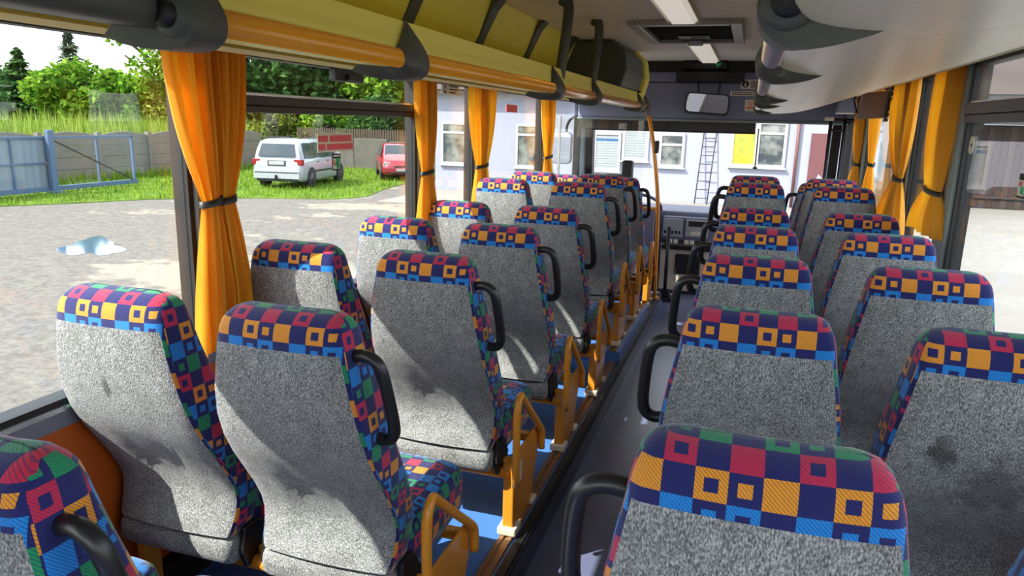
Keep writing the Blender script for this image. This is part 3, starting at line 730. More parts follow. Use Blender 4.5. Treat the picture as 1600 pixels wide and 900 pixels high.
curtain(xl, -1, (5.68, 6.15), (5.84, 6.08), (5.73, 6.19), Zt(0.20), Zt(-0.285), Zt(-0.75), 6, 5, 'orange curtain beside the driver partition')
curtain(xr, 1, (3.40, 3.78), (3.46, 3.70), (3.38, 3.86), Zt(0.275), Zt(-0.25), Zt(-0.44), 5, 6, 'short orange curtain tied next to the vent window, shed side')
curtain(xr, 1, (4.18, 4.95), (4.30, 4.48), (4.16, 4.98), Zt(0.275), Zt(-0.25), Zt(-0.62), 8, 7, 'wide orange curtain behind the hanging monitor, shed side')
curtain(xr, 1, (5.98, 6.45), (6.00, 6.22), (5.95, 6.45), Zt(0.27), Zt(-0.25), Zt(-0.55), 5, 8, 'orange curtain beside the passenger door')
curtain(xr, 1, (5.28, 5.62), (5.30, 5.48), (5.15, 5.55), Zt(0.27), Zt(-0.22), Zt(-0.55), 5, 9, 'orange curtain below the hanging monitor, shed side')

# ------------------------------------------------------------------ driver area and fittings
p = thing('grab_pole', 'curved yellow grab pole between rack end and platform edge', 'pole', (-0.665, 6.2, PL))
def loc(pts, o): return [(a - o[0], b - o[1], c - o[2]) for a, b, c in pts]
o0 = (-0.665, 6.2, PL)
MB().tube(curve(loc([(-0.845, 6.28, 1.735), (-0.815, 6.23, 1.66), (-0.762, 6.2, 1.44), (-0.715, 6.2, 1.14), (-0.692, 6.2, 0.90), (-0.678, 6.2, 0.50), (-0.668, 6.2, PL)], o0), 5), 0.0165, 12).build('tube', 'yellow_paint', p, True)
MB().tube(loc([(-0.862, 6.30, 1.775), (-0.822, 6.24, 1.68)], o0), 0.024, 12).build('clamp', 'ledge_grey', p, True)
MB().box(-0.088, -0.052, -0.03, 0.012, 1.24, 1.34).build('call_button', 'black_plastic', p, False, 0.01)
MB().lathe([(0.035, 0.0), (0.035, 0.02), (0.02, 0.03)], (0, 0, 0.0), 'z', 20).build('foot', 'yellow_paint', p, True)

d = thing('driver_partition', 'clear screen with lavender lower panel behind the driver', 'partition', (-1.17, 6.33, PL))
MB().box(-0.44, 0.44, -0.012, 0.012, 0.0, 0.75).build('lower_panel', 'lavender', d, False, 0.005)
MB().box(-0.44, 0.31, -0.003, 0.003, 0.78, 1.50).build('screen', 'glass', d)
MB().tube([(-0.44, 0, 0.765), (0.475, 0, 0.765)], 0.015, 10).build('top_rail', 'yellow_paint', d, True)
MB().box(-0.44, -0.42, -0.012, 0.012, 0.75, 1.52).build('post', 'silver', d)

s = thing('driver_seat', 'black driver seat with tall headrest behind the partition', 'seat', (-1.15, 6.80, 0.02))
MB().box(-0.23, 0.23, 0.0, 0.13, 0.42, 1.02).build('backrest', 'black_plastic', s, False, 0.04, 3)
MB().box(-0.13, 0.06, 0.01, 0.12, 1.05, 1.14).build('headrest', 'black_plastic', s, False, 0.025, 3)
MB().box(0.03, 0.13, 0.01, 0.12, 1.06, 1.27).build('headrest_side', 'black_plastic', s, False, 0.02, 3)
MB().box(-0.24, 0.24, 0.02, 0.50, 0.34, 0.46).build('cushion', 'black_plastic', s, False, 0.04, 3)
MB().box(-0.18, 0.18, 0.08, 0.42, 0.0, 0.34).build('base', 'dash_grey', s, False, 0.02)

D = thing('dashboard', 'grey dashboard with beige centre console, radio and switch row', 'dashboard', (-0.8, 7.3, 0.0))
DD = lambda x0, x1, y0, y1, z0, z1, nm, mt, par=D, bv=0.012: MB().box(x0 + 0.8, x1 + 0.8, y0 - 7.3, y1 - 7.3, z0, z1).build(nm, mt, par, False, bv)
MB().prism([(-0.15, 0.70), (-0.05, 0.80), (0.30, 0.83), (0.46, 0.74), (0.46, 0.45), (-0.12, 0.45)], 'x', -0.78, 0.55).build('dash_top', 'dash_grey', D, False, 0.02)
DD(-0.75, -0.26, 7.16, 7.74, 0.03, 0.50, 'console', 'console_beige')
con = DD(-0.74, -0.25, 7.12, 7.4, 0.50, 0.76, 'instrument_block', 'dash_grey')
rd = DD(-0.52, -0.31, 7.105, 7.125, 0.58, 0.745, 'radio', 'switch_silver', con, 0.004)
DD(-0.495, -0.345, 7.10, 7.107, 0.68, 0.73, 'radio_display', 'black_plastic', rd, 0.0)
DD(-0.47, -0.37, 7.10, 7.107, 0.60, 0.63, 'radio_slot', 'sticker_white', rd, 0.0)
DD(-0.735, -0.545, 7.105, 7.125, 0.57, 0.745, 'control_panel', 'switch_silver', con, 0.004)
for k in range(5): DD(-0.72 + 0.034 * k, -0.70 + 0.034 * k, 7.097, 7.107, 0.60, 0.63, 'knob', 'black_plastic', con, 0.004)
for k in range(9): DD(-0.73 + 0.052 * k, -0.69 + 0.052 * k, 7.105, 7.125, 0.505, 0.545, 'switch', 'sticker_white' if k % 3 else 'black_plastic', con, 0.004)
DD(-0.60, -0.36, 7.145, 7.17, 0.20, 0.40, 'storage_bin', 'black_plastic', D, 0.03)
DD(-0.74, -0.26, 7.13, 7.2, 0.44, 0.48, 'console_lip', 'black_plastic')
for k in range(2):
    DD(-1.25 + 0.2 * k, -1.08 + 0.2 * k, 7.13, 7.2, 0.74, 0.86, 'gauge', 'black_plastic')
sw = thing('steering_wheel', 'dark steering wheel in front of the driver seat', 'steering wheel', (-1.0, 7.16, 0.70))
rot = Matrix.Rotation(math.radians(-38), 3, 'X')
MB().tube([rot @ Vector((0.22 * math.cos(a), 0.22 * math.sin(a), 0.16)) for a in [2 * pi * k / 32 for k in range(32)]], 0.015, 8, closed=True).build('rim', 'dash_grey', sw, True)
for a in (0.5, 2.64, 4.71): MB().tube([rot @ Vector((0, 0, 0.14)), rot @ Vector((0.22 * math.cos(a), 0.22 * math.sin(a), 0.16))], 0.013, 8).build('spoke', 'dash_grey', sw, True)
MB().tube([(0, 0.12, -0.25), rot @ Vector((0, 0, 0.15))], [0.05, 0.06], 14).build('column', 'dash_grey', sw, True)

b = thing('barrier_post', 'black post on a square foot beside the dashboard', 'post', (-0.62, 6.86, 0.0))
MB().tube([(-0.03, 0, 0.0), (-0.03, 0, 0.70)], 0.017, 12).build('post_tube', 'black_plastic', b, True)
MB().box(-0.11, 0.06, -0.09, 0.09, 0.0, 0.035).build('foot_plate', 'black_plastic', b, False, 0.008)
MB().box(-0.07, 0.02, -0.05, 0.05, 0.035, 0.10).build('foot_block', 'black_plastic', b, False, 0.01)

bl = thing('sun_blind', 'black roller blind hanging across the top of the windscreen', 'blind', (-0.82, 7.47, H - 0.06))
MB().box(-0.80, 0.85, -0.003, 0.003, 0.0, 0.13).build('blind_cloth', 'dark_frame', bl)
MB().tube([(-0.80, 0, 0.0), (0.85, 0, 0.0)], 0.008, 8).build('bottom_bar', 'black_plastic', bl, True)
MB().tube([(-0.82, 0, 0.125), (0.87, 0, 0.125)], 0.024, 10).build('roller', 'black_plastic', bl, True)
MB().box(0.0, 0.05, -0.012, -0.003, 0.0, 0.06).build('pull_tab', 'black_plastic', bl)

mr = thing('rear_view_mirror', 'rounded interior mirror hanging on a wire bracket', 'mirror', (-0.415, 7.08, H + 0.195))
def rr2(hx, hz, r, n=5):
    o = []
    for cx_, cz_, a0 in ((hx - r, -hz + r, -pi / 2), (hx - r, hz - r, 0), (-hx + r, hz - r, pi / 2), (-hx + r, -hz + r, pi)):
        for k in range(n + 1): a = a0 + pi / 2 * k / n; o.append((cx_ + r * math.cos(a), cz_ + r * math.sin(a)))
    return o
mr.rotation_euler = (math.radians(-14), math.radians(3), math.radians(6))
MB().prism(rr2(0.195, 0.095, 0.04), 'y', -0.012, 0.02).build('shell', 'black_plastic', mr, False, 0.004)
MB().prism(rr2(0.183, 0.083, 0.034), 'y', -0.0165, -0.0125).build('mirror_glass', 'mirror', mr)
MB().tube(curve([(-0.09, 0.03, 0.25), (-0.095, 0.0, 0.16), (-0.06, 0.02, 0.05), (0.06, 0.02, 0.05), (0.095, 0.0, 0.16), (0.09, 0.03, 0.25)], 5), 0.006, 8).build('wire_bracket', 'black_plastic', mr, True)

vz = thing('display_board', 'black electronic display board under the ceiling', 'display', (-0.46, 7.13, 2.13))
MB().box(-0.20, 0.195, -0.04, 0.06, -0.01, 0.068).build('casing', 'black_plastic', vz, False, 0.008)
sc = MB().box(-0.18, 0.18, -0.043, -0.04, 0.0, 0.058).build('display_face', 'rubber', vz)
for k, (a, w, h) in enumerate([(-0.12, 0.012, 0.018), (-0.10, 0.012, 0.014), (-0.08, 0.010, 0.02), (-0.06, 0.014, 0.014), (-0.04, 0.012, 0.024), (0.0, 0.012, 0.014), (0.02, 0.016, 0.016), (0.045, 0.012, 0.014), (0.063, 0.012, 0.02)]):
    MB().box(a, a + w * 0.8, -0.0445, -0.043, 0.02, 0.02 + h * 0.8).build('mark', 'rack_grey', sc)
MB().prism([(0.085, 0.045), (0.105, 0.005), (0.14, 0.03), (0.15, 0.05), (0.12, 0.038)], 'y', -0.0445, -0.043).build('emblem', 'sticker_green', sc)
vb = thing('visor_panel', 'long black panel hanging below the display board', 'panel', (-0.41, 7.10, 2.0))
MB().box(-0.30, 0.30, -0.02, 0.05, 0.012, 0.098).build('visor', 'black_plastic', vb, False, 0.006)

def notice(nm, label, x, z, w, h, y=7.147):
    n = thing(nm, label, 'sticker', (x, y, z), 0, 'notices on the windscreen header')
    MB().box(0, w, -0.002, 0.003, 0, h).build('backing', 'sticker_white', n); return n
n = notice('notice_sticker', 'cream notice with round black pictogram on the header panel', -0.135, H + 0.335, 0.19, 0.08)
MB().lathe([(0.03, 0.0), (0.03, 0.001)], (0.04, -0.0032, 0.04), 'y', 20).build('pictogram', 'rubber', n)
MB().prism([(0.03, 0.02), (0.05, 0.02), (0.046, 0.045), (0.04, 0.062), (0.034, 0.045)], 'y', -0.0045, -0.0034).build('figure', 'sticker_white', n)
for k in range(4): MB().box(0.085, 0.17 - 0.02 * (k % 2), -0.003, -0.002, 0.012 + 0.016 * k, 0.021 + 0.016 * k).build('text_line', 'sticker_text', n)
n = notice('notice_sticker', 'narrow cream strip notice with two text lines on the header panel', -0.22, H + 0.272, 0.24, 0.043)
for k in range(2):
    for q in range(10): MB().box(0.02 + 0.02 * q, 0.034 + 0.02 * q, -0.003, -0.002, 0.008 + 0.016 * k, 0.018 + 0.016 * k).build('letter', 'sticker_text', n)
n = notice('notice_sticker', 'small notice with orange no smoking ring on the header panel', -0.085, H + 0.14, 0.096, 0.10)
MB().tube([(0.048 + 0.018 * math.cos(a), -0.003, 0.066 + 0.018 * math.sin(a)) for a in [2 * pi * k / 20 for k in range(20)]], 0.003, 6, closed=True).build('ring', 'sticker_orange', n)
MB().tube([(0.035, -0.003, 0.079), (0.061, -0.003, 0.053)], 0.003, 6).build('slash', 'sticker_orange', n)
for k in range(5): MB().box(0.018 + 0.013 * k, 0.028 + 0.013 * k, -0.003, -0.002, 0.02, 0.038).build('letter', 'sticker_orange', n)

# stickers on the side glass
def gsticker(label, x, y0, y1, z0, z1, sgn):
    return thing('window_sticker', label, 'sticker', (x - sgn * 0.0005, y0, z0), 0, 'stickers on the side windows')
def flat(o, nm, mt, y0, y1, z0, z1, d=0.0, sgn=-1):
    return MB().box(*sorted((-sgn * d, -sgn * (d + 0.0008))), y0, y1, z0, z1).build(nm, mt, o)
g = gsticker('red and white emergency sticker on the vent window glass', XL, 2.595, 2.878, H - 0.145, H - 0.068, -1)
flat(g, 'backing', 'sticker_white', 0, 0.283, 0, 0.077)
for q, (z0, z1) in enumerate(((0.042, 0.068), (0.009, 0.034))):
    y = 0.008; rn = random.Random(q + 3)
    while y < 0.262:
        w = rn.choice((0.012, 0.015, 0.018)); flat(g, 'letter', 'sticker_red', y, y + w, z0, z1, 0.0009); y += w + 0.003 + (0.012 if rn.random() < 0.12 else 0)
g = gsticker('small black framed phone shaped sticker on the vent window glass', XL, 2.70, 2.767, H - 0.222, H - 0.153, -1)
flat(g, 'backing', 'rubber', 0, 0.067, 0, 0.069)
flat(g, 'map_panel', 'sticker_white', 0.006, 0.061, 0.006, 0.05, 0.0009); flat(g, 'caption_bar', 'sticker_white', 0.008, 0.059, 0.057, 0.064, 0.0009)
for a, b_, c_, e_ in ((0.03, 0.056, 0.03, 0.05), (0.022, 0.05, 0.02, 0.034), (0.034, 0.055, 0.008, 0.024)): flat(g, 'map_patch', 'sticker_green', a, b_, c_, e_, 0.0018)
flat(g, 'map_route', 'sticker_orange', 0.01, 0.02, 0.02, 0.044, 0.0018)
g = gsticker('cream pictogram notice at the top of the narrow window, gate side', XL, 3.85, 4.11, H + 0.135, H + 0.198, -1)
flat(g, 'backing', 'sticker_white', 0, 0.26, 0, 0.058)
MB().lathe([(0.022, 0), (0.022, 0.0008)], (0.0009, 0.05, 0.029), 'x', 18).build('pictogram', 'rubber', g)
MB().lathe([(0.013, 0), (0.013, 0.0008)], (0.0018, 0.05, 0.029), 'x', 14).build('figure', 'sticker_white', g)
for k in range(3): flat(g, 'text_line', 'sticker_text', 0.11, 0.23 - 0.03 * (k == 0), 0.01 + 0.017 * k, 0.017 + 0.017 * k, 0.0009)
g = gsticker('plain red rectangle sticker on the window beside the driver partition', XL, 5.0, 5.25, H + 0.06, H + 0.112, -1)
flat(g, 'backing', 'sticker_red', 0, 0.25, 0, 0.052)
g = gsticker('round white sticker with dark dot on the vent window, shed side', XR, 3.30, 3.36, H - 0.08, H - 0.015, 1)
MB().prism(rr2(0.034, 0.034, 0.028), 'x', -0.0008, 0.0).build('disc', 'sticker_white', g); MB().lathe([(0.007, 0), (0.007, 0.001)], (-0.0018, 0.0, 0.0), 'x', 12).build('dot', 'rubber', g)
g.location.y, g.location.z = 3.285, H - 0.047
g = gsticker('black framed phone shaped sticker on the vent window, shed side', XR, 2.62, 2.69, H - 0.195, H - 0.118, 1)
flat(g, 'backing', 'rubber', 0, 0.07, 0, 0.075, 0, 1); flat(g, 'map_panel', 'sticker_white', 0.006, 0.064, 0.006, 0.055, 0.0009, 1)
flat(g, 'map_patch', 'sticker_green', 0.012, 0.04, 0.012, 0.035, 0.0018, 1); flat(g, 'map_route', 'sticker_red', 0.035, 0.055, 0.035, 0.05, 0.0018, 1)

# hanging monitor, speaker box, door
mo = thing('hanging_monitor', 'grey folding monitor with black bracket below the cream rack', 'monitor', (0.655, 4.88, H + 0.06))
MB().hexa([(-0.065, -0.01, 0.0), (0.075, -0.03, 0.01), (0.075, 0.01, 0.01), (-0.065, 0.03, 0.0), (-0.055, -0.04, 0.15), (0.082, -0.06, 0.165), (0.082, -0.02, 0.165), (-0.055, 0.0, 0.15)]).build('casing', 'screen_grey', mo, False, 0.006)
br = MB().hexa([(0.078, -0.06, -0.01), (0.092, -0.06, -0.01), (0.092, 0.02, -0.01), (0.078, 0.02, -0.01), (0.088, -0.09, 0.20), (0.102, -0.09, 0.20), (0.102, -0.01, 0.20), (0.088, -0.01, 0.20)]).build('bracket', 'black_plastic', mo)
for y, z in ((-0.062, 0.01), (-0.068, 0.045), (-0.083, 0.13), (-0.09, 0.16)): MB().lathe([(0.006, -0.004), (0.006, 0.004)], (0.088 + z * 0.05, y, z), 'y', 8).build('bolt', 'sticker_white', br)
MB().tube(curve([(-0.02, 0.0, 0.15), (-0.06, 0.02, 0.17), (-0.09, 0.02, 0.12), (-0.07, 0.02, 0.05), (-0.055, 0.02, 0.04)], 5), 0.008, 8).build('cable', 'black_plastic', mo, True)
MB().tube(curve([(-0.06, 0.02, 0.165), (0.03, 0.0, 0.19), (0.10, -0.04, 0.21)], 5), 0.007, 8).build('cable', 'black_plastic', mo, True)
sb = thing('speaker_box', 'dark grey box with pale lower edge by the door', 'box', (0.64, 6.0, H + 0.11))
MB().hexa([(-0.06, 0, 0), (0.06, 0, 0), (0.06, 0.14, 0), (-0.06, 0.14, 0), (-0.035, 0, 0.13), (0.06, 0, 0.13), (0.06, 0.14, 0.13), (-0.035, 0.14, 0.13)]).build('casing', 'dash_grey', sb, False, 0.006)
MB().box(-0.062, 0.06, -0.004, 0.0, 0.0, 0.008).build('edge_line', 'sticker_white', sb)
dr = sroot('door_1', 'folding glass door of the bus with black posts')
for y0, y1 in ((6.17, 6.68), (6.70, 7.22)):
    lf = MB().box(XR, XR + 0.006, y0 + 0.04, y1 - 0.04, -0.25, H + 0.05).build('pane', 'glass', dr)
    for a, b_ in ((y0, y0 + 0.04), (y1 - 0.04, y1)): box('door_stile', 'dark_frame', XR - 0.015, XR + 0.03, a, b_, -0.3, H + 0.08, dr)
    box('door_rail', 'dark_frame', XR - 0.015, XR + 0.03, y0, y1, H + 0.05, H + 0.09, dr); box('door_rail', 'dark_frame', XR - 0.015, XR + 0.03, y0, y1, -0.3, -0.25, dr)
box('door_header', 'dash_grey', XR - 0.05, XR + 0.06, 6.12, 7.78, H + 0.09, 2.26, dr)
box('door_corner', 'dark_frame', XR - 0.02, XR + 0.06, 7.22, 7.5, -0.3, H + 0.09, dr)
dp = thing('door_rails', 'black vertical door rails with short crossbar by the entrance', 'door rail', (0.66, 6.65, -0.3))
for x, y in ((-0.05, 0.0), (0.055, -0.02)): MB().tube([(x, y, 0.0), (x, y, H + 0.38)], 0.014, 10).build('upright', 'black_plastic', dp, True)
MB().tube([(-0.09, -0.01, H + 0.375), (0.12, -0.01, H + 0.375)], 0.012, 10).build('top_bar', 'black_plastic', dp, True)
MB().tube([(-0.05, 0, H + 0.29), (0.055, -0.02, H + 0.29)], 0.012, 10).build('crossbar', 'black_plastic', dp, True)
MB().box(-0.10, -0.03, -0.04, 0.02, H + 0.365, H + 0.395).build('lamp_cap', 'sticker_white', dp, False, 0.008)
em = thing('exterior_mirror', 'grey exterior mirror on black arm outside the driver window', 'mirror', (XL - 0.28, 7.75, 1.35))
MB().prism(rr2(0.11, 0.17, 0.05), 'y', 0.0, 0.07).build('housing', 'rack_grey', em, False, 0.012)
MB().prism(rr2(0.10, 0.16, 0.045), 'y', -0.004, 0.0).build('mirror_glass', 'mirror', em)
MB().tube(curve([(0.28, 0.02, 0.35), (0.12, 0.03, 0.33), (0.05, 0.04, 0.25), (0.04, 0.04, 0.15)], 4), 0.015, 8).build('arm', 'black_plastic', em, True)

# ------------------------------------------------------------------ outside: ground
struct(MB().box(-150, 150, -120, 180, GZ - 0.2, GZ).build('ground', 'gravel'), 'grey gravel yard around the bus')
def pale():
    g = NG('pale_concrete'); a = g.noise(5, 8, g.obj(), 0.7); b_ = g.noise(0.5, 4, g.obj((0.5, 1.5, 1)))
    c = g.ramp(a, [(0.3, dim((186, 182, 172), KX * 0.92)), (0.7, dim((222, 218, 206), KX * 0.92))])
    c = g.mix(g.ramp(b_, [(0.45, (0, 0, 0, 1)), (0.6, (1, 1, 1, 1))]), c, dim((196, 190, 178), KX * 0.92))
    g.bsdf(**{'Base Color': c, 'Roughness': 0.9}); M['pale_concrete'] = g.m
pale()
struct(MB().box(2.2, 30, -20, 29.0, GZ, GZ + 0.012).build('pavement', 'pale_concrete'), 'pale worn concrete yard beside the shed')
struct(MB().box(-11, 2.2, 20.5, 25.4, GZ, GZ + 0.012).build('pavement', 'pale_concrete'), 'pale concrete apron before the white building')
GP = [(-23.2, 10), (-19.6, 13.2), (-17.9, 15.8), (-17.0, 17.5), (-14.9, 19.2), (-12.4, 20.3), (-11.9, 21.5), (-12.6, 24.0), (-13.2, 27.6), (-12.2, 33.5), (-23.2, 33.5)]
struct(MB().prism(GP, 'z', GZ, GZ + 0.02).build('lawn', 'turf'), 'short mown grass strip beside the concrete fence')
struct(MB().box(-140, -23.6, -60, 140, GZ, GZ + 0.02).build('field', 'turf'), 'green field soil beyond the concrete fence')
def inside(x, y, P):
    c = False; j = len(P) - 1
    for i in range(len(P)):
        if (P[i][1] > y) != (P[j][1] > y) and x < (P[j][0] - P[i][0]) * (y - P[i][1]) / (P[j][1] - P[i][1]) + P[i][0]: c = not c
        j = i
    return c
rnd = random.Random(11)
def blade(m, x, y, z, h, w, lean, n=1):
    a = rnd.uniform(0, 2 * pi); dx, dy = math.cos(a), math.sin(a); k = len(m.v)
    l = rnd.uniform(0.3, 1) * lean; b = rnd.uniform(0, 2 * pi)
    m.v += [(x - dx * w, y - dy * w, z), (x + dx * w, y + dy * w, z), (x + math.cos(b) * l, y + math.sin(b) * l, z + h)]; m.face([k, k + 1, k + 2])
m = MB(); k = 0
while k < 11000:
    x, y = rnd.uniform(-23.2, -11.8), rnd.uniform(13, 33)
    if inside(x, y, GP): blade(m, x, y, GZ + 0.018, rnd.uniform(0.06, 0.2), 0.018, 0.07); k += 1
for k in range(900): blade(m, -22.9 + rnd.gauss(0, 0.18), rnd.uniform(13, 31), GZ + 0.018, rnd.uniform(0.2, 0.5), 0.03, 0.15)
tag(m.build('grass', 'grass'), 'short bright green grass blades between gate and parked cars', 'grass', None, 'stuff')
m = MB()
for k in range(15000):
    x = -24.4 - 10 * rnd.random() ** 1.3; y = rnd.uniform(9, 34)
    h = 1.75 + rnd.gauss(0, 0.16) + 0.02 * (-24.4 - x)
    blade(m, x, y, GZ + 0.02 + rnd.uniform(0, 0.8), max(0.8, h - rnd.uniform(0, 0.7)), 0.05, 0.5)
tag(m.build('corn_field', 'corn'), 'tall green corn growing beyond the concrete fence', 'corn', None, 'stuff')
# puddle
pp = []
for k in range(28):
    a = 2 * pi * k / 28; r = 1 + 0.25 * math.sin(3 * a + 1) + 0.12 * math.sin(7 * a)
    al, pe = 1.05 * r * math.cos(a), 0.48 * r * math.sin(a)
    pp.append((-11.9 - 0.742 * al + 0.67 * pe, 10.75 + 0.67 * al + 0.742 * pe))
tag(MB().prism(pp, 'z', GZ - 0.004, GZ + 0.006).build('puddle', 'water'), 'rain puddle reflecting the sky in the gravel yard', 'puddle')

# gate
gt = thing('sliding_gate', 'blue grey steel sliding gate with sheet panels and open braced tail', 'gate', (-20.6, 17.3, GZ))
def bar(a, b, r, nm, par=gt, mt='gate_blue'):
    a, b = Vector(a), Vector(b); d_ = (b - a).normalized(); s_ = Vector((1, 0, 0)); u_ = d_.cross(s_).normalized() if abs(d_.x) < 0.9 else Vector((0, 0, 1)); s_ = u_.cross(d_)
    P_ = [p0 + s_ * i * r + u_ * j * r for p0 in (a, b) for i, j in ((-1, -1), (1, -1), (1, 1), (-1, 1))]
    return MB().hexa(P_).build(nm, mt, par)
bar((0, -6.0, 1.72), (0, 3.35, 1.72), 0.035, 'top_rail'); bar((0, -6.0, 0.14), (0, 3.4, 0.16), 0.07, 'bottom_rail')
bar((0, -6.0, 0.95), (0, -0.1, 0.95), 0.025, 'middle_rail')
for y in (-5.9, -4.3, -2.7, -1.15, 0.05): bar((0, y, 0.1), (0, y, 1.72), 0.03, 'stile')
bar((0, 1.85, 0.15), (0, 1.85, 1.72), 0.028, 'stile'); bar((0, 3.32, 0.15), (0, 3.32, 1.72), 0.035, 'stile')
bar((0.02, 0.1, 1.70), (0.02, 3.35, 0.18), 0.02, 'brace', gt, 'dark_frame')
for a, b_ in ((-5.9, -4.3), (-4.3, -2.7), (-2.7, -1.15), (-1.15, 0.05)):
    for z0, z1 in ((0.2, 0.93), (0.97, 1.69)):
        n_ = 10; pl = []
        for k in range(n_ + 1): pl.append((-0.03 + 0.012 * (k % 2), a + (b_ - a) * k / n_))
        MB().prism(pl + [(q - 0.006, w) for q, w in pl[::-1]], 'z', z0, z1).build('sheet_panel', 'gate_sheet', gt)
gp = thing('gate_post', 'blue steel guide post where the gate slides', 'post', (-20.42, 17.3, GZ))
MB().box(-0.07, 0.07, -0.1, 0.1, 0, 1.95).build('post', 'gate_blue', gp, False, 0.01)
MB().box(-0.12, 0.12, -0.22, 0.22, 0, 0.1).build('foot', 'gate_blue', gp, False, 0.01)

# concrete panel fence, stone wall, pickets
cf = thing('concrete_fence', 'grey precast concrete panel fence with arched tops behind the gate', 'fence', (-23.35, 12.0, GZ))
slab = {}
for k in range(8):
    y = 2.45 * k
    MB().box(-0.09, 0.09, y - 0.08, y + 0.08, 0, 1.78).build('post', 'concrete', cf, False, 0.015) if k == 0 else None
    if k:
        q = bpy.data.objects.new('post', cf.children[0].data); COL.objects.link(q); q.parent = cf; q.location.y = y
    for j in range(4):
        if j not in slab:
            if j < 3: ob = MB().box(-0.03, 0.03, 0.08, 2.37, 0.01 + 0.43 * j, 0.43 * (j + 1)).build('slab', 'concrete', cf, False, 0.012)
            else:
                top_ = [(0.08 + 2.29 * t / 8, 1.66 + 0.14 * math.sin(pi * t / 8)) for t in range(9)]
                ob = MB().prism([(0.08, 1.30), (2.37, 1.30)] + top_[::-1], 'x', -0.03, 0.03).build('slab', 'concrete', cf, False, 0.012)
            slab[j] = ob
        else:
            ob = bpy.data.objects.new('slab', slab[j].data); COL.objects.link(ob); ob.parent = cf
            mdf = ob.modifiers.new('bevel', 'BEVEL'); mdf.width = 0.012; mdf.segments = 1; ob.location.y = y
sw_ = thing('stone_wall', 'weathered grey wall behind the parked cars', 'wall', (-17.5, 33.4, GZ))
for k in range(6):
    a = -5.4 + 1.9 * k
    MB().box(a, a + 1.87, -0.12 + 0.02 * (k % 2), 0.12, 0, 1.42 + 0.05 * (k % 3)).build('wall_block', 'stone_wall', sw_, False, 0.02)
pf = thing('picket_fence', 'brown wooden picket fence above the grey wall', 'fence', (-19.6, 33.9, GZ))
pk = MB().prism([(0, 0), (0.09, 0), (0.09, 1.92), (0.045, 2.0), (0, 1.92)], 'y', -0.012, 0.012).build('picket', 'picket', pf); pk.location.x = -3.2
for k in range(1, 52):
    q = pk.copy(); COL.objects.link(q); q.parent = pf; q.location.x = -3.2 + 0.135 * k
for z in (0.5, 1.6): MB().box(-3.3, 3.8, 0.013, 0.06, z, z + 0.08).build('rail', 'picket', pf)

# ------------------------------------------------------------------ trees
def leafblob(m, c, r, n, size, rn, flat_=1.0):
    for _ in range(n):
        t = Vector((rn.gauss(0, 1), rn.gauss(0, 1), rn.gauss(0, 1))).normalized() * (rn.random() ** 0.4)
        p = Vector(c) + Vector((t.x * r[0], t.y * r[1], t.z * r[2] * flat_))
        a = Vector((rn.gauss(0, 1), rn.gauss(0, 1), rn.gauss(0, 0.6))).normalized(); b_ = a.cross(Vector((rn.gauss(0, 1), rn.gauss(0, 1), rn.gauss(0, 1)))).normalized()
        s_ = size * rn.uniform(0.6, 1.3); k = len(m.v)
        m.v += [tuple(p - a * s_), tuple(p + b_ * s_ * 0.55), tuple(p + a * s_), tuple(p - b_ * s_ * 0.55)]; m.face([k, k + 1, k + 2, k + 3])
def tree(name, label, x, y, h, r, mat, seed, n=2400, base=0.25, size=0.2):
    rn = random.Random(seed); t = thing(name, label, 'tree', (x, y, GZ), 0, 'trees beyond the yard')
    m = MB(); zc = h * (base + 1) / 2; rz = h * (1 - base) / 2; nb = 15
    for k in range(nb):
        u = Vector((rn.gauss(0, 1), rn.gauss(0, 1), rn.gauss(0, 1))).normalized() * rn.uniform(0.45, 0.8)
        rr = rn.uniform(0.28, 0.42); leafblob(m, (u.x * r, u.y * r, zc + u.z * rz), (rr * r, rr * r, rr * rz), n // nb, size, rn)
    m.build('crown', mat, t)
    b_ = MB().tube(curve([(0, 0, 0), (0.05 * r, 0, h * 0.3), (-0.04 * r, 0.05, h * 0.6), (0, 0, h * 0.85)], 4), [0.045 * h * (1 - i / 15) for i in range(13)], 8)
    for k in range(6):
        a = rn.uniform(0, 2 * pi); z = h * rn.uniform(0.25, 0.6); b_.tube([(0, 0, z), (math.cos(a) * r * 0.6, math.sin(a) * r * 0.6, z + h * 0.2)], [0.016 * h, 0.005 * h], 6)
    b_.build('trunk', 'bark', t, True); return t
def conifer(label, x, y, h, r, mat, seed, n=2200):
    rn = random.Random(seed); t = thing('conifer', label, 'tree', (x, y, GZ), 0, 'trees beyond the yard'); m = MB()
    for k in range(n):
        f = rn.random() ** 1.4; z = h * (0.12 + 0.88 * f); rad = r * (1 - f) ** 0.8 * (0.75 + 0.25 * math.sin(f * 60)) * rn.random() ** 0.35 + 0.05
        a = rn.uniform(0, 2 * pi); p = Vector((math.cos(a) * rad, math.sin(a) * rad, z - rad * 0.25)); d_ = Vector((math.cos(a), math.sin(a), -0.35)).normalized(); s_ = Vector((-math.sin(a), math.cos(a), 0))
        L, w = rn.uniform(0.3, 0.62), rn.uniform(0.06, 0.14); q = len(m.v)
        m.v += [tuple(p - d_ * L * 0.5), tuple(p + s_ * w), tuple(p + d_ * L * 0.5), tuple(p - s_ * w)]; m.face([q, q + 1, q + 2, q + 3])
    m.build('crown', mat, t); MB().tube([(0, 0, 0), (0, 0, h * 0.98)], [0.14, 0.02], 8).build('trunk', 'bark', t, True)
conifer('tall slender blue green conifer with ragged top behind the corn', -43.0, 38.6, 7.6, 3.2, 'leaf_blue', 1, 3600)
conifer('broad drooping conifer beside the ragged one behind the corn', -44.6, 36.2, 6.3, 3.6, 'leaf_dark', 2, 3600)
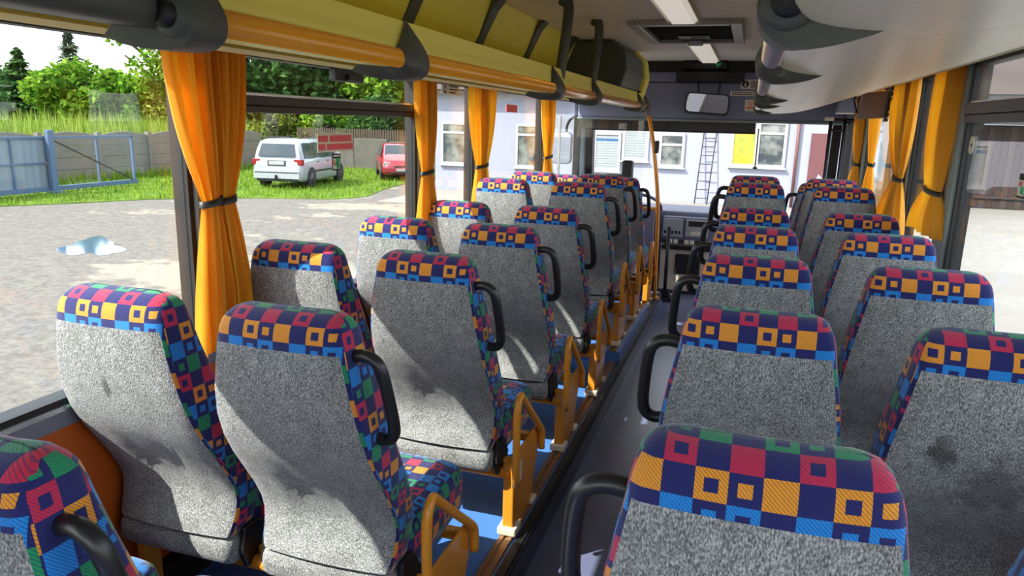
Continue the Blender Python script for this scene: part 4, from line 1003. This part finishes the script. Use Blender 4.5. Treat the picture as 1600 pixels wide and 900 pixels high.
conifer('low wide conifer at the far end of the corn field', -46.5, 33.6, 4.9, 3.0, 'leaf_blue', 3, 2600)
tree('bushy_tree', 'dark bushy tree at the end of the corn field', -45.0, 31.6, 4.7, 4.0, 'leaf_dark', 4, 5200, 0.03, 0.24)
tree('bushy_tree', 'wide dark green thicket between the conifers', -47.0, 38.5, 5.2, 4.2, 'leaf_dark', 14, 5200, 0.03, 0.25)
tree('bushy_tree', 'bright lime green tree in the middle of the corn edge', -36.8, 33.6, 5.5, 2.9, 'leaf_bright', 5, 6000, 0.05, 0.22)
tree('bushy_tree', 'round mid green tree beside the lime green tree', -34.2, 35.6, 5.5, 3.0, 'leaf_bright', 6, 6000, 0.03, 0.22)
tree('bushy_tree', 'low grey green shrub tree under the ragged conifer', -40.5, 36.5, 3.4, 2.4, 'leaf_blue', 7, 2000, 0.05)
tree('tall_tree', 'tall spreading tree with airy crown beyond the fence corner', -31.0, 34.5, 10.6, 4.2, 'leaf_bright', 8, 5200, 0.25, 0.18)
tree('tall_tree', 'yellowish tall tree beyond the fence corner', -28.4, 33.4, 8.6, 3.0, 'leaf_yellow', 9, 4200, 0.08, 0.18)
for k, (x, y, h, r, mt, lb) in enumerate([(-26.5, 37.5, 8.6, 3.0, 'leaf_dark', 'dark green tree left of the dense group behind the white van'), (-24.0, 40.5, 8.8, 3.0, 'leaf_dark', 'dense dark tree directly behind the white van'),
        (-21.2, 40.5, 8.0, 2.8, 'leaf_bright', 'fresh green tree behind the picket fence'), (-18.8, 41.5, 9.0, 2.9, 'leaf_yellow', 'pale olive tree above the grey wall'),
        (-16.3, 42.5, 8.6, 2.9, 'leaf_dark', 'dark tree behind the red car'), (-13.6, 43.0, 8.0, 2.8, 'leaf_bright', 'green tree beside the white building corner')]):
    tree('broad_tree', lb, x, y, h + 0.8, r + 0.4, mt, 20 + k, 8000, 0.02, 0.24)
for k, (x, y, h, r, mt, lb) in enumerate([(-25.2, 34.8, 3.6, 1.8, 'leaf_yellow', 'yellow green shrub at the fence corner'), (-22.4, 35.6, 3.4, 1.9, 'leaf_bright', 'leafy shrub behind the picket fence'), (-19.2, 36.2, 3.6, 1.9, 'leaf_dark', 'dark shrub behind the grey wall'), (-15.8, 36.4, 3.8, 1.9, 'leaf_dark', 'shrub behind the red car')]):
    tree('shrub', lb, x, y, h, r + 0.2, mt, 40 + k, 2600, 0.02, 0.15)

# ------------------------------------------------------------------ cars
def car(name, label, loc_, heading, st, paint, wins, wheels, wr_, extras):
    t = thing(name, label, 'car', loc_, heading - pi / 2)
    rings = []
    for (y, zb, zm, zt, hb, ht) in st:
        zc = zb + (zm - zb) * 0.55
        h = [(hb * 0.93, zb), (hb, zb + 0.1), (hb * 1.01, zc), (hb * 0.985, zm), ((hb + ht) / 2 * 0.99, (zm + zt) / 2), (ht, zt - 0.05 * (zt - zm)), (ht * 0.85, zt)]
        rings.append([(x, y, z) for x, z in h] + [(-x, y, z) for x, z in h[::-1]])
    MB().loft(rings).build('body', paint, t, True)
    for nm, q, mt in wins: MB().hexa(q).build(nm, mt, t)
    for x, y in wheels:
        w = MB().lathe([(wr_ * 0.62, -0.1), (wr_ * 0.97, -0.1), (wr_, -0.07), (wr_, 0.07), (wr_ * 0.97, 0.1), (wr_ * 0.62, 0.1)], (x, y, wr_), 'x', 24).build('wheel', 'tyre', t, True)
        MB().lathe([(wr_ * 0.6, -0.102), (wr_ * 0.62, 0.0), (wr_ * 0.6, 0.102)], (x, y, wr_), 'x', 18).build('rim', 'rim', w, True)
        MB().lathe([(wr_ * 1.16, -0.02), (wr_ * 1.16, 0.012)], (x + math.copysign(0.075, x), y, wr_ + 0.03), 'x', 24).build('wheel_arch', 'rubber', t)
    for nm, a, mt in extras: MB().box(*a).build(nm, mt, t, False, 0.015)
    return t
def quadx(p4, off):
    p4 = [Vector(p) for p in p4]; n_ = (p4[1] - p4[0]).cross(p4[3] - p4[0]).normalized() * off
    return [tuple(p - n_ * 0.5) for p in p4] + [tuple(p + n_) for p in p4]
VS = [(-2.30, 0.38, 0.70, 0.95, 0.80, 0.74), (-2.26, 0.30, 0.95, 1.08, 0.87, 0.80), (-2.16, 0.28, 1.00, 1.42, 0.90, 0.76), (-2.02, 0.26, 1.02, 1.66, 0.905, 0.70), (-1.75, 0.24, 1.02, 1.72, 0.905, 0.69), (-0.6, 0.22, 1.01, 1.74, 0.905, 0.69), (0.4, 0.22, 1.0, 1.70, 0.905, 0.68), (0.8, 0.22, 0.99, 1.58, 0.905, 0.68), (1.35, 0.22, 0.98, 1.16, 0.90, 0.70), (1.55, 0.22, 0.92, 1.04, 0.89, 0.74), (2.05, 0.24, 0.75, 0.86, 0.85, 0.70), (2.26, 0.28, 0.60, 0.70, 0.74, 0.62), (2.33, 0.34, 0.50, 0.58, 0.64, 0.55)]
vw = [('rear_window', quadx([(-0.68, -2.29, 1.13), (0.68, -2.29, 1.13), (0.60, -2.115, 1.56), (-0.60, -2.115, 1.56)], 0.012), 'car_glass')]
for sx in (1, -1):
    for a, b_ in ((-1.95, -1.05), (-0.98, -0.02), (0.05, 0.80)):
        top_ = min(b_, 0.55) if b_ > 0.5 else b_
        q = [(sx * 0.895, a, 1.06), (sx * 0.895, b_ + (0.25 if b_ > 0.5 else 0), 1.04), (sx * 0.745, top_, 1.58), (sx * 0.745, a + (0.12 if a < -1.5 else 0), 1.60)]
        vw.append(('side_window', quadx(q if sx > 0 else q[::-1], 0.012), 'car_glass'))
vw.append(('windscreen', quadx([(0.72, 1.42, 1.08), (-0.72, 1.42, 1.08), (-0.64, 0.84, 1.57), (0.64, 0.84, 1.57)], 0.012), 'car_glass'))
vx = [('tail_lamp', (sx * 0.77 - 0.15, sx * 0.77 + 0.15, -2.295, -2.08, 0.84, 1.04), 'tail_red') for sx in (-1, 1)]
vx += [('plate_recess', (-0.34, 0.34, -2.315, -2.2, 0.80, 1.0), 'rim'), ('number_plate', (-0.28, 0.28, -2.33, -2.26, 0.84, 0.96), 'plate'), ('bumper', (-0.84, 0.84, -2.37, -2.15, 0.36, 0.66), 'car_white'), ('bumper_strip', (-0.80, 0.80, -2.375, -2.36, 0.56, 0.60), 'rubber'), ('lower_valance', (-0.75, 0.75, -2.33, -2.1, 0.27, 0.36), 'rubber'), ('tow_ball', (-0.03, 0.03, -2.47, -2.36, 0.36, 0.50), 'rubber'),
       ('roof_rail', (-0.66, -0.62, -1.85, 0.5, 1.74, 1.78), 'rubber'), ('roof_rail', (0.62, 0.66, -1.85, 0.5, 1.74, 1.78), 'rubber')]
for sx in (1, -1):
    vx += [('door_strip', tuple(sorted((sx * 0.905, sx * 0.93))) + (-1.2, 1.2, 0.56, 0.62), 'rubber'), ('wing_mirror', tuple(sorted((sx * 0.9, sx * 1.08))) + (0.92, 1.04, 1.05, 1.2), 'car_white')]
    for y in (-0.85, 0.1): vx.append(('door_handle', tuple(sorted((sx * 0.905, sx * 0.925))) + (y, y + 0.16, 0.90, 0.93), 'rubber'))
hd = math.radians(100.5); ux, uy = math.cos(hd), math.sin(hd)
car('minivan', 'white estate minivan parked on the grass seen from behind', (-15.75 + 2.3 * ux, 22.1 + 2.3 * uy, GZ + 0.02), hd, VS, 'car_white', vw, [(sx * 0.835, y) for sx in (-1, 1) for y in (-1.42, 1.42)], 0.33, vx)
RS = [(-1.95, 0.36, 0.6, 0.8, 0.70, 0.6), (-1.85, 0.26, 0.9, 1.1, 0.80, 0.64), (-1.5, 0.24, 0.92, 1.40, 0.83, 0.60), (-0.6, 0.22, 0.92, 1.47, 0.835, 0.60), (0.2, 0.22, 0.92, 1.44, 0.835, 0.60), (1.0, 0.22, 0.88, 1.02, 0.83, 0.68), (1.65, 0.23, 0.72, 0.86, 0.80, 0.66), (1.9, 0.26, 0.60, 0.70, 0.72, 0.58), (1.97, 0.34, 0.50, 0.58, 0.62, 0.5)]
rw = [('windscreen', quadx([(0.66, 1.02, 0.99), (-0.66, 1.02, 0.99), (-0.56, 0.30, 1.40), (0.56, 0.30, 1.40)], 0.014), 'car_glass')]
for sx in (1, -1):
    q = [(sx * 0.825, -1.3, 0.96), (sx * 0.825, 0.75, 0.95), (sx * 0.66, 0.2, 1.36), (sx * 0.66, -1.1, 1.38)]
    rw.append(('side_window', quadx(q if sx > 0 else q[::-1], 0.012), 'car_glass'))
rx = [('headlamp', (sx * 0.62 - 0.14, sx * 0.62 + 0.14, 1.72, 1.90, 0.60, 0.76), 'lamp_clear') for sx in (-1, 1)] + [('number_plate', (-0.26, 0.26, 1.99, 2.03, 0.40, 0.51), 'plate'), ('grille', (-0.36, 0.36, 1.90, 1.975, 0.56, 0.62), 'rubber'), ('lower_grille', (-0.5, 0.5, 1.92, 2.0, 0.30, 0.37), 'rubber'), ('bumper', (-0.74, 0.74, 1.82, 1.99, 0.36, 0.54), 'car_red')]
car('hatchback', 'small red hatchback parked facing the bus', (-14.6, 29.2, GZ + 0.02), math.radians(-58), RS, 'car_red', rw, [(sx * 0.765, y) for sx in (-1, 1) for y in (-1.2, 1.25)], 0.30, rx)

# ------------------------------------------------------------------ buildings
B = thing('building', 'long white single storey building with windows in front of the bus', 'building', (-3.8, 25.5, GZ))
ox, oy = -3.8, 25.5
MB().box(-7.4, 3.9, 0.0, 8.0, 0, 3.55).build('wall', 'facade', B)
MB().box(3.9, 7.6, 0.0, 8.0, 0, 3.55).build('wall', 'facade', B)
MB().box(-7.75, 7.9, -0.45, 8.3, 3.50, 3.62).build('eaves', 'roof_brown', B)
MB().prism([(-0.5, 3.62), (8.4, 3.62), (4.0, 5.4)], 'x', -7.8, 7.95).build('roof', 'roof_brown', B)
def bwin(x0, x1, z0, z1, kind='glass', mull=False):
    # x world, z relative to the camera height
    a, b_, c_, e_ = x0 - ox, x1 - ox, H + z0 - GZ, H + z1 - GZ
    w = MB(); t = 0.09
    w.box(a, a + t, -0.06, 0.02, c_, e_); w.box(b_ - t, b_, -0.06, 0.02, c_, e_); w.box(a + t, b_ - t, -0.06, 0.02, c_, c_ + t); w.box(a + t, b_ - t, -0.06, 0.02, e_ - t, e_)
    w = w.build('window', 'frame_white', B)
    if kind == 'glass':
        MB().box(a + t, b_ - t, -0.03, 0.0, c_ + t, e_ - t).build('pane', 'house_glass', w)
        if mull: MB().box(a + t, b_ - t, -0.055, -0.03, e_ - 0.42, e_ - 0.34).build('transom', 'frame_white', w)
    else:
        n_ = int((e_ - c_ - 2 * t) / 0.085)
        for k in range(n_): MB().box(a + t, b_ - t, -0.045, 0.0, c_ + t + k * 0.085, c_ + t + k * 0.085 + 0.078).build('slat', 'shutter_blue' if kind == 'blue' and k == n_ - 2 else 'shutter', w)
    MB().box(a - 0.05, b_ + 0.05, -0.12, 0.02, c_ - 0.05, c_).build('sill', 'frame_white', w)
    return w
g = NG('house_glass'); g.bsdf(**{'Base Color': g.ramp(g.noise(2.2, 5, g.obj()), [(0.4, lin((52, 58, 62))), (0.62, lin((112, 116, 110)))]), 'Roughness': 0.06}); M['house_glass'] = g.m
g = NG('yellow_glass'); g.bsdf(**{'Base Color': g.ramp(g.noise(1.2, 3, g.obj()), [(0.4, lin((208, 186, 40))), (0.62, lin((120, 130, 60)))]), 'Roughness': 0.1}); M['yellow_glass'] = g.m
bwin(-10.95, -9.6, -1.63, -0.09, mull=True); bwin(-8.05, -6.7, -1.63, -0.09, mull=True)
bwin(-5.2, -4.25, -1.62, -0.30, 'blue'); bwin(-4.2, -3.3, -1.24, -0.02, 'plain')
bwin(-2.95, -2.10, -1.40, -0.27, mull=True)
w = bwin(-0.62, 0.22, -1.28, -0.05); w.children[0].data.materials[0] = M['yellow_glass']
bwin(0.18, 1.10, -1.28, 0.19, mull=True)
dq = MB().box(1.82 - ox, 2.62 - ox, -0.06, 0.02, 0.02, 2.42).build('entrance_door', 'door_red', B)
MB().prism([(1.95 - ox, 0.3), (2.45 - ox, 0.25), (2.5 - ox, 1.2), (2.3 - ox, 1.0), (2.15 - ox, 1.15), (2.0 - ox, 0.8)], 'y', -0.07, -0.06).build('peeled_patch', 'facade', dq)
MB().tube([(1.42 - ox, -0.08, 0.05), (1.42 - ox, -0.08, 3.5)], 0.05, 10).build('drainpipe', 'pipe_brown', B, True)
ld = thing('ladder', 'thin metal ladder leaning on the white building', 'ladder', (-1.42, 25.12, GZ + 0.012))
for sx in (-0.2, 0.2): MB().tube([(sx, 0, 0), (sx + 0.12, 0.34, 2.4)], 0.018, 8).build('side_rail', 'tyre', ld, True)
for k in range(8):
    f = (0.2 + 0.28 * k) / 2.4; MB().tube([(-0.2 + 0.12 * f, 0.34 * f, 2.4 * f), (0.2 + 0.12 * f, 0.34 * f, 2.4 * f)], 0.013, 8).build('rung', 'tyre', ld, True)

sh = thing('wooden_shed', 'dark brown plank shed across the concrete yard', 'shed', (9.0, 29.3, GZ))
MB().box(-3.7, 6.0, 0.03, 4.0, 0, 2.84).build('shed_core', 'plank_grey', sh)
pk0 = []
for k in range(44):
    x = -3.7 + 0.22 * k
    if k < 3:
        q = MB().box(-0.105, 0.105, -0.012 - 0.008 * (k % 2), 0.028, 0.02, 2.82).build('plank', ['plank', 'plank_grey', 'plank'][k], sh); pk0.append(q)
    else:
        q = pk0[(k * 7 + k // 5) % 3].copy(); COL.objects.link(q); q.parent = sh
    q.location = (x + 0.11, 0, 0)
MB().hexa([(-4.0, -0.4, 2.86), (6.3, -0.4, 2.86), (6.3, 4.4, 3.4), (-4.0, 4.4, 3.4), (-4.0, -0.4, 2.94), (6.3, -0.4, 2.94), (6.3, 4.4, 3.48), (-4.0, 4.4, 3.48)]).build('roof', 'roof_brown', sh)
MB().box(-1.5, 5.0, -0.07, -0.03, 0.35, 0.43).build('rail', 'plank_grey', sh)
b2 = thing('far_house', 'pale house with brown roof edge behind the shed', 'building', (14, 42, GZ))
MB().box(-9, 9, 0, 8, 0, 4.4).build('wall', 'facade_blue', b2); MB().prism([(-0.4, 4.4), (8.4, 4.4), (4, 6.6)], 'x', -9.3, 9.3).build('roof', 'roof_brown', b2)
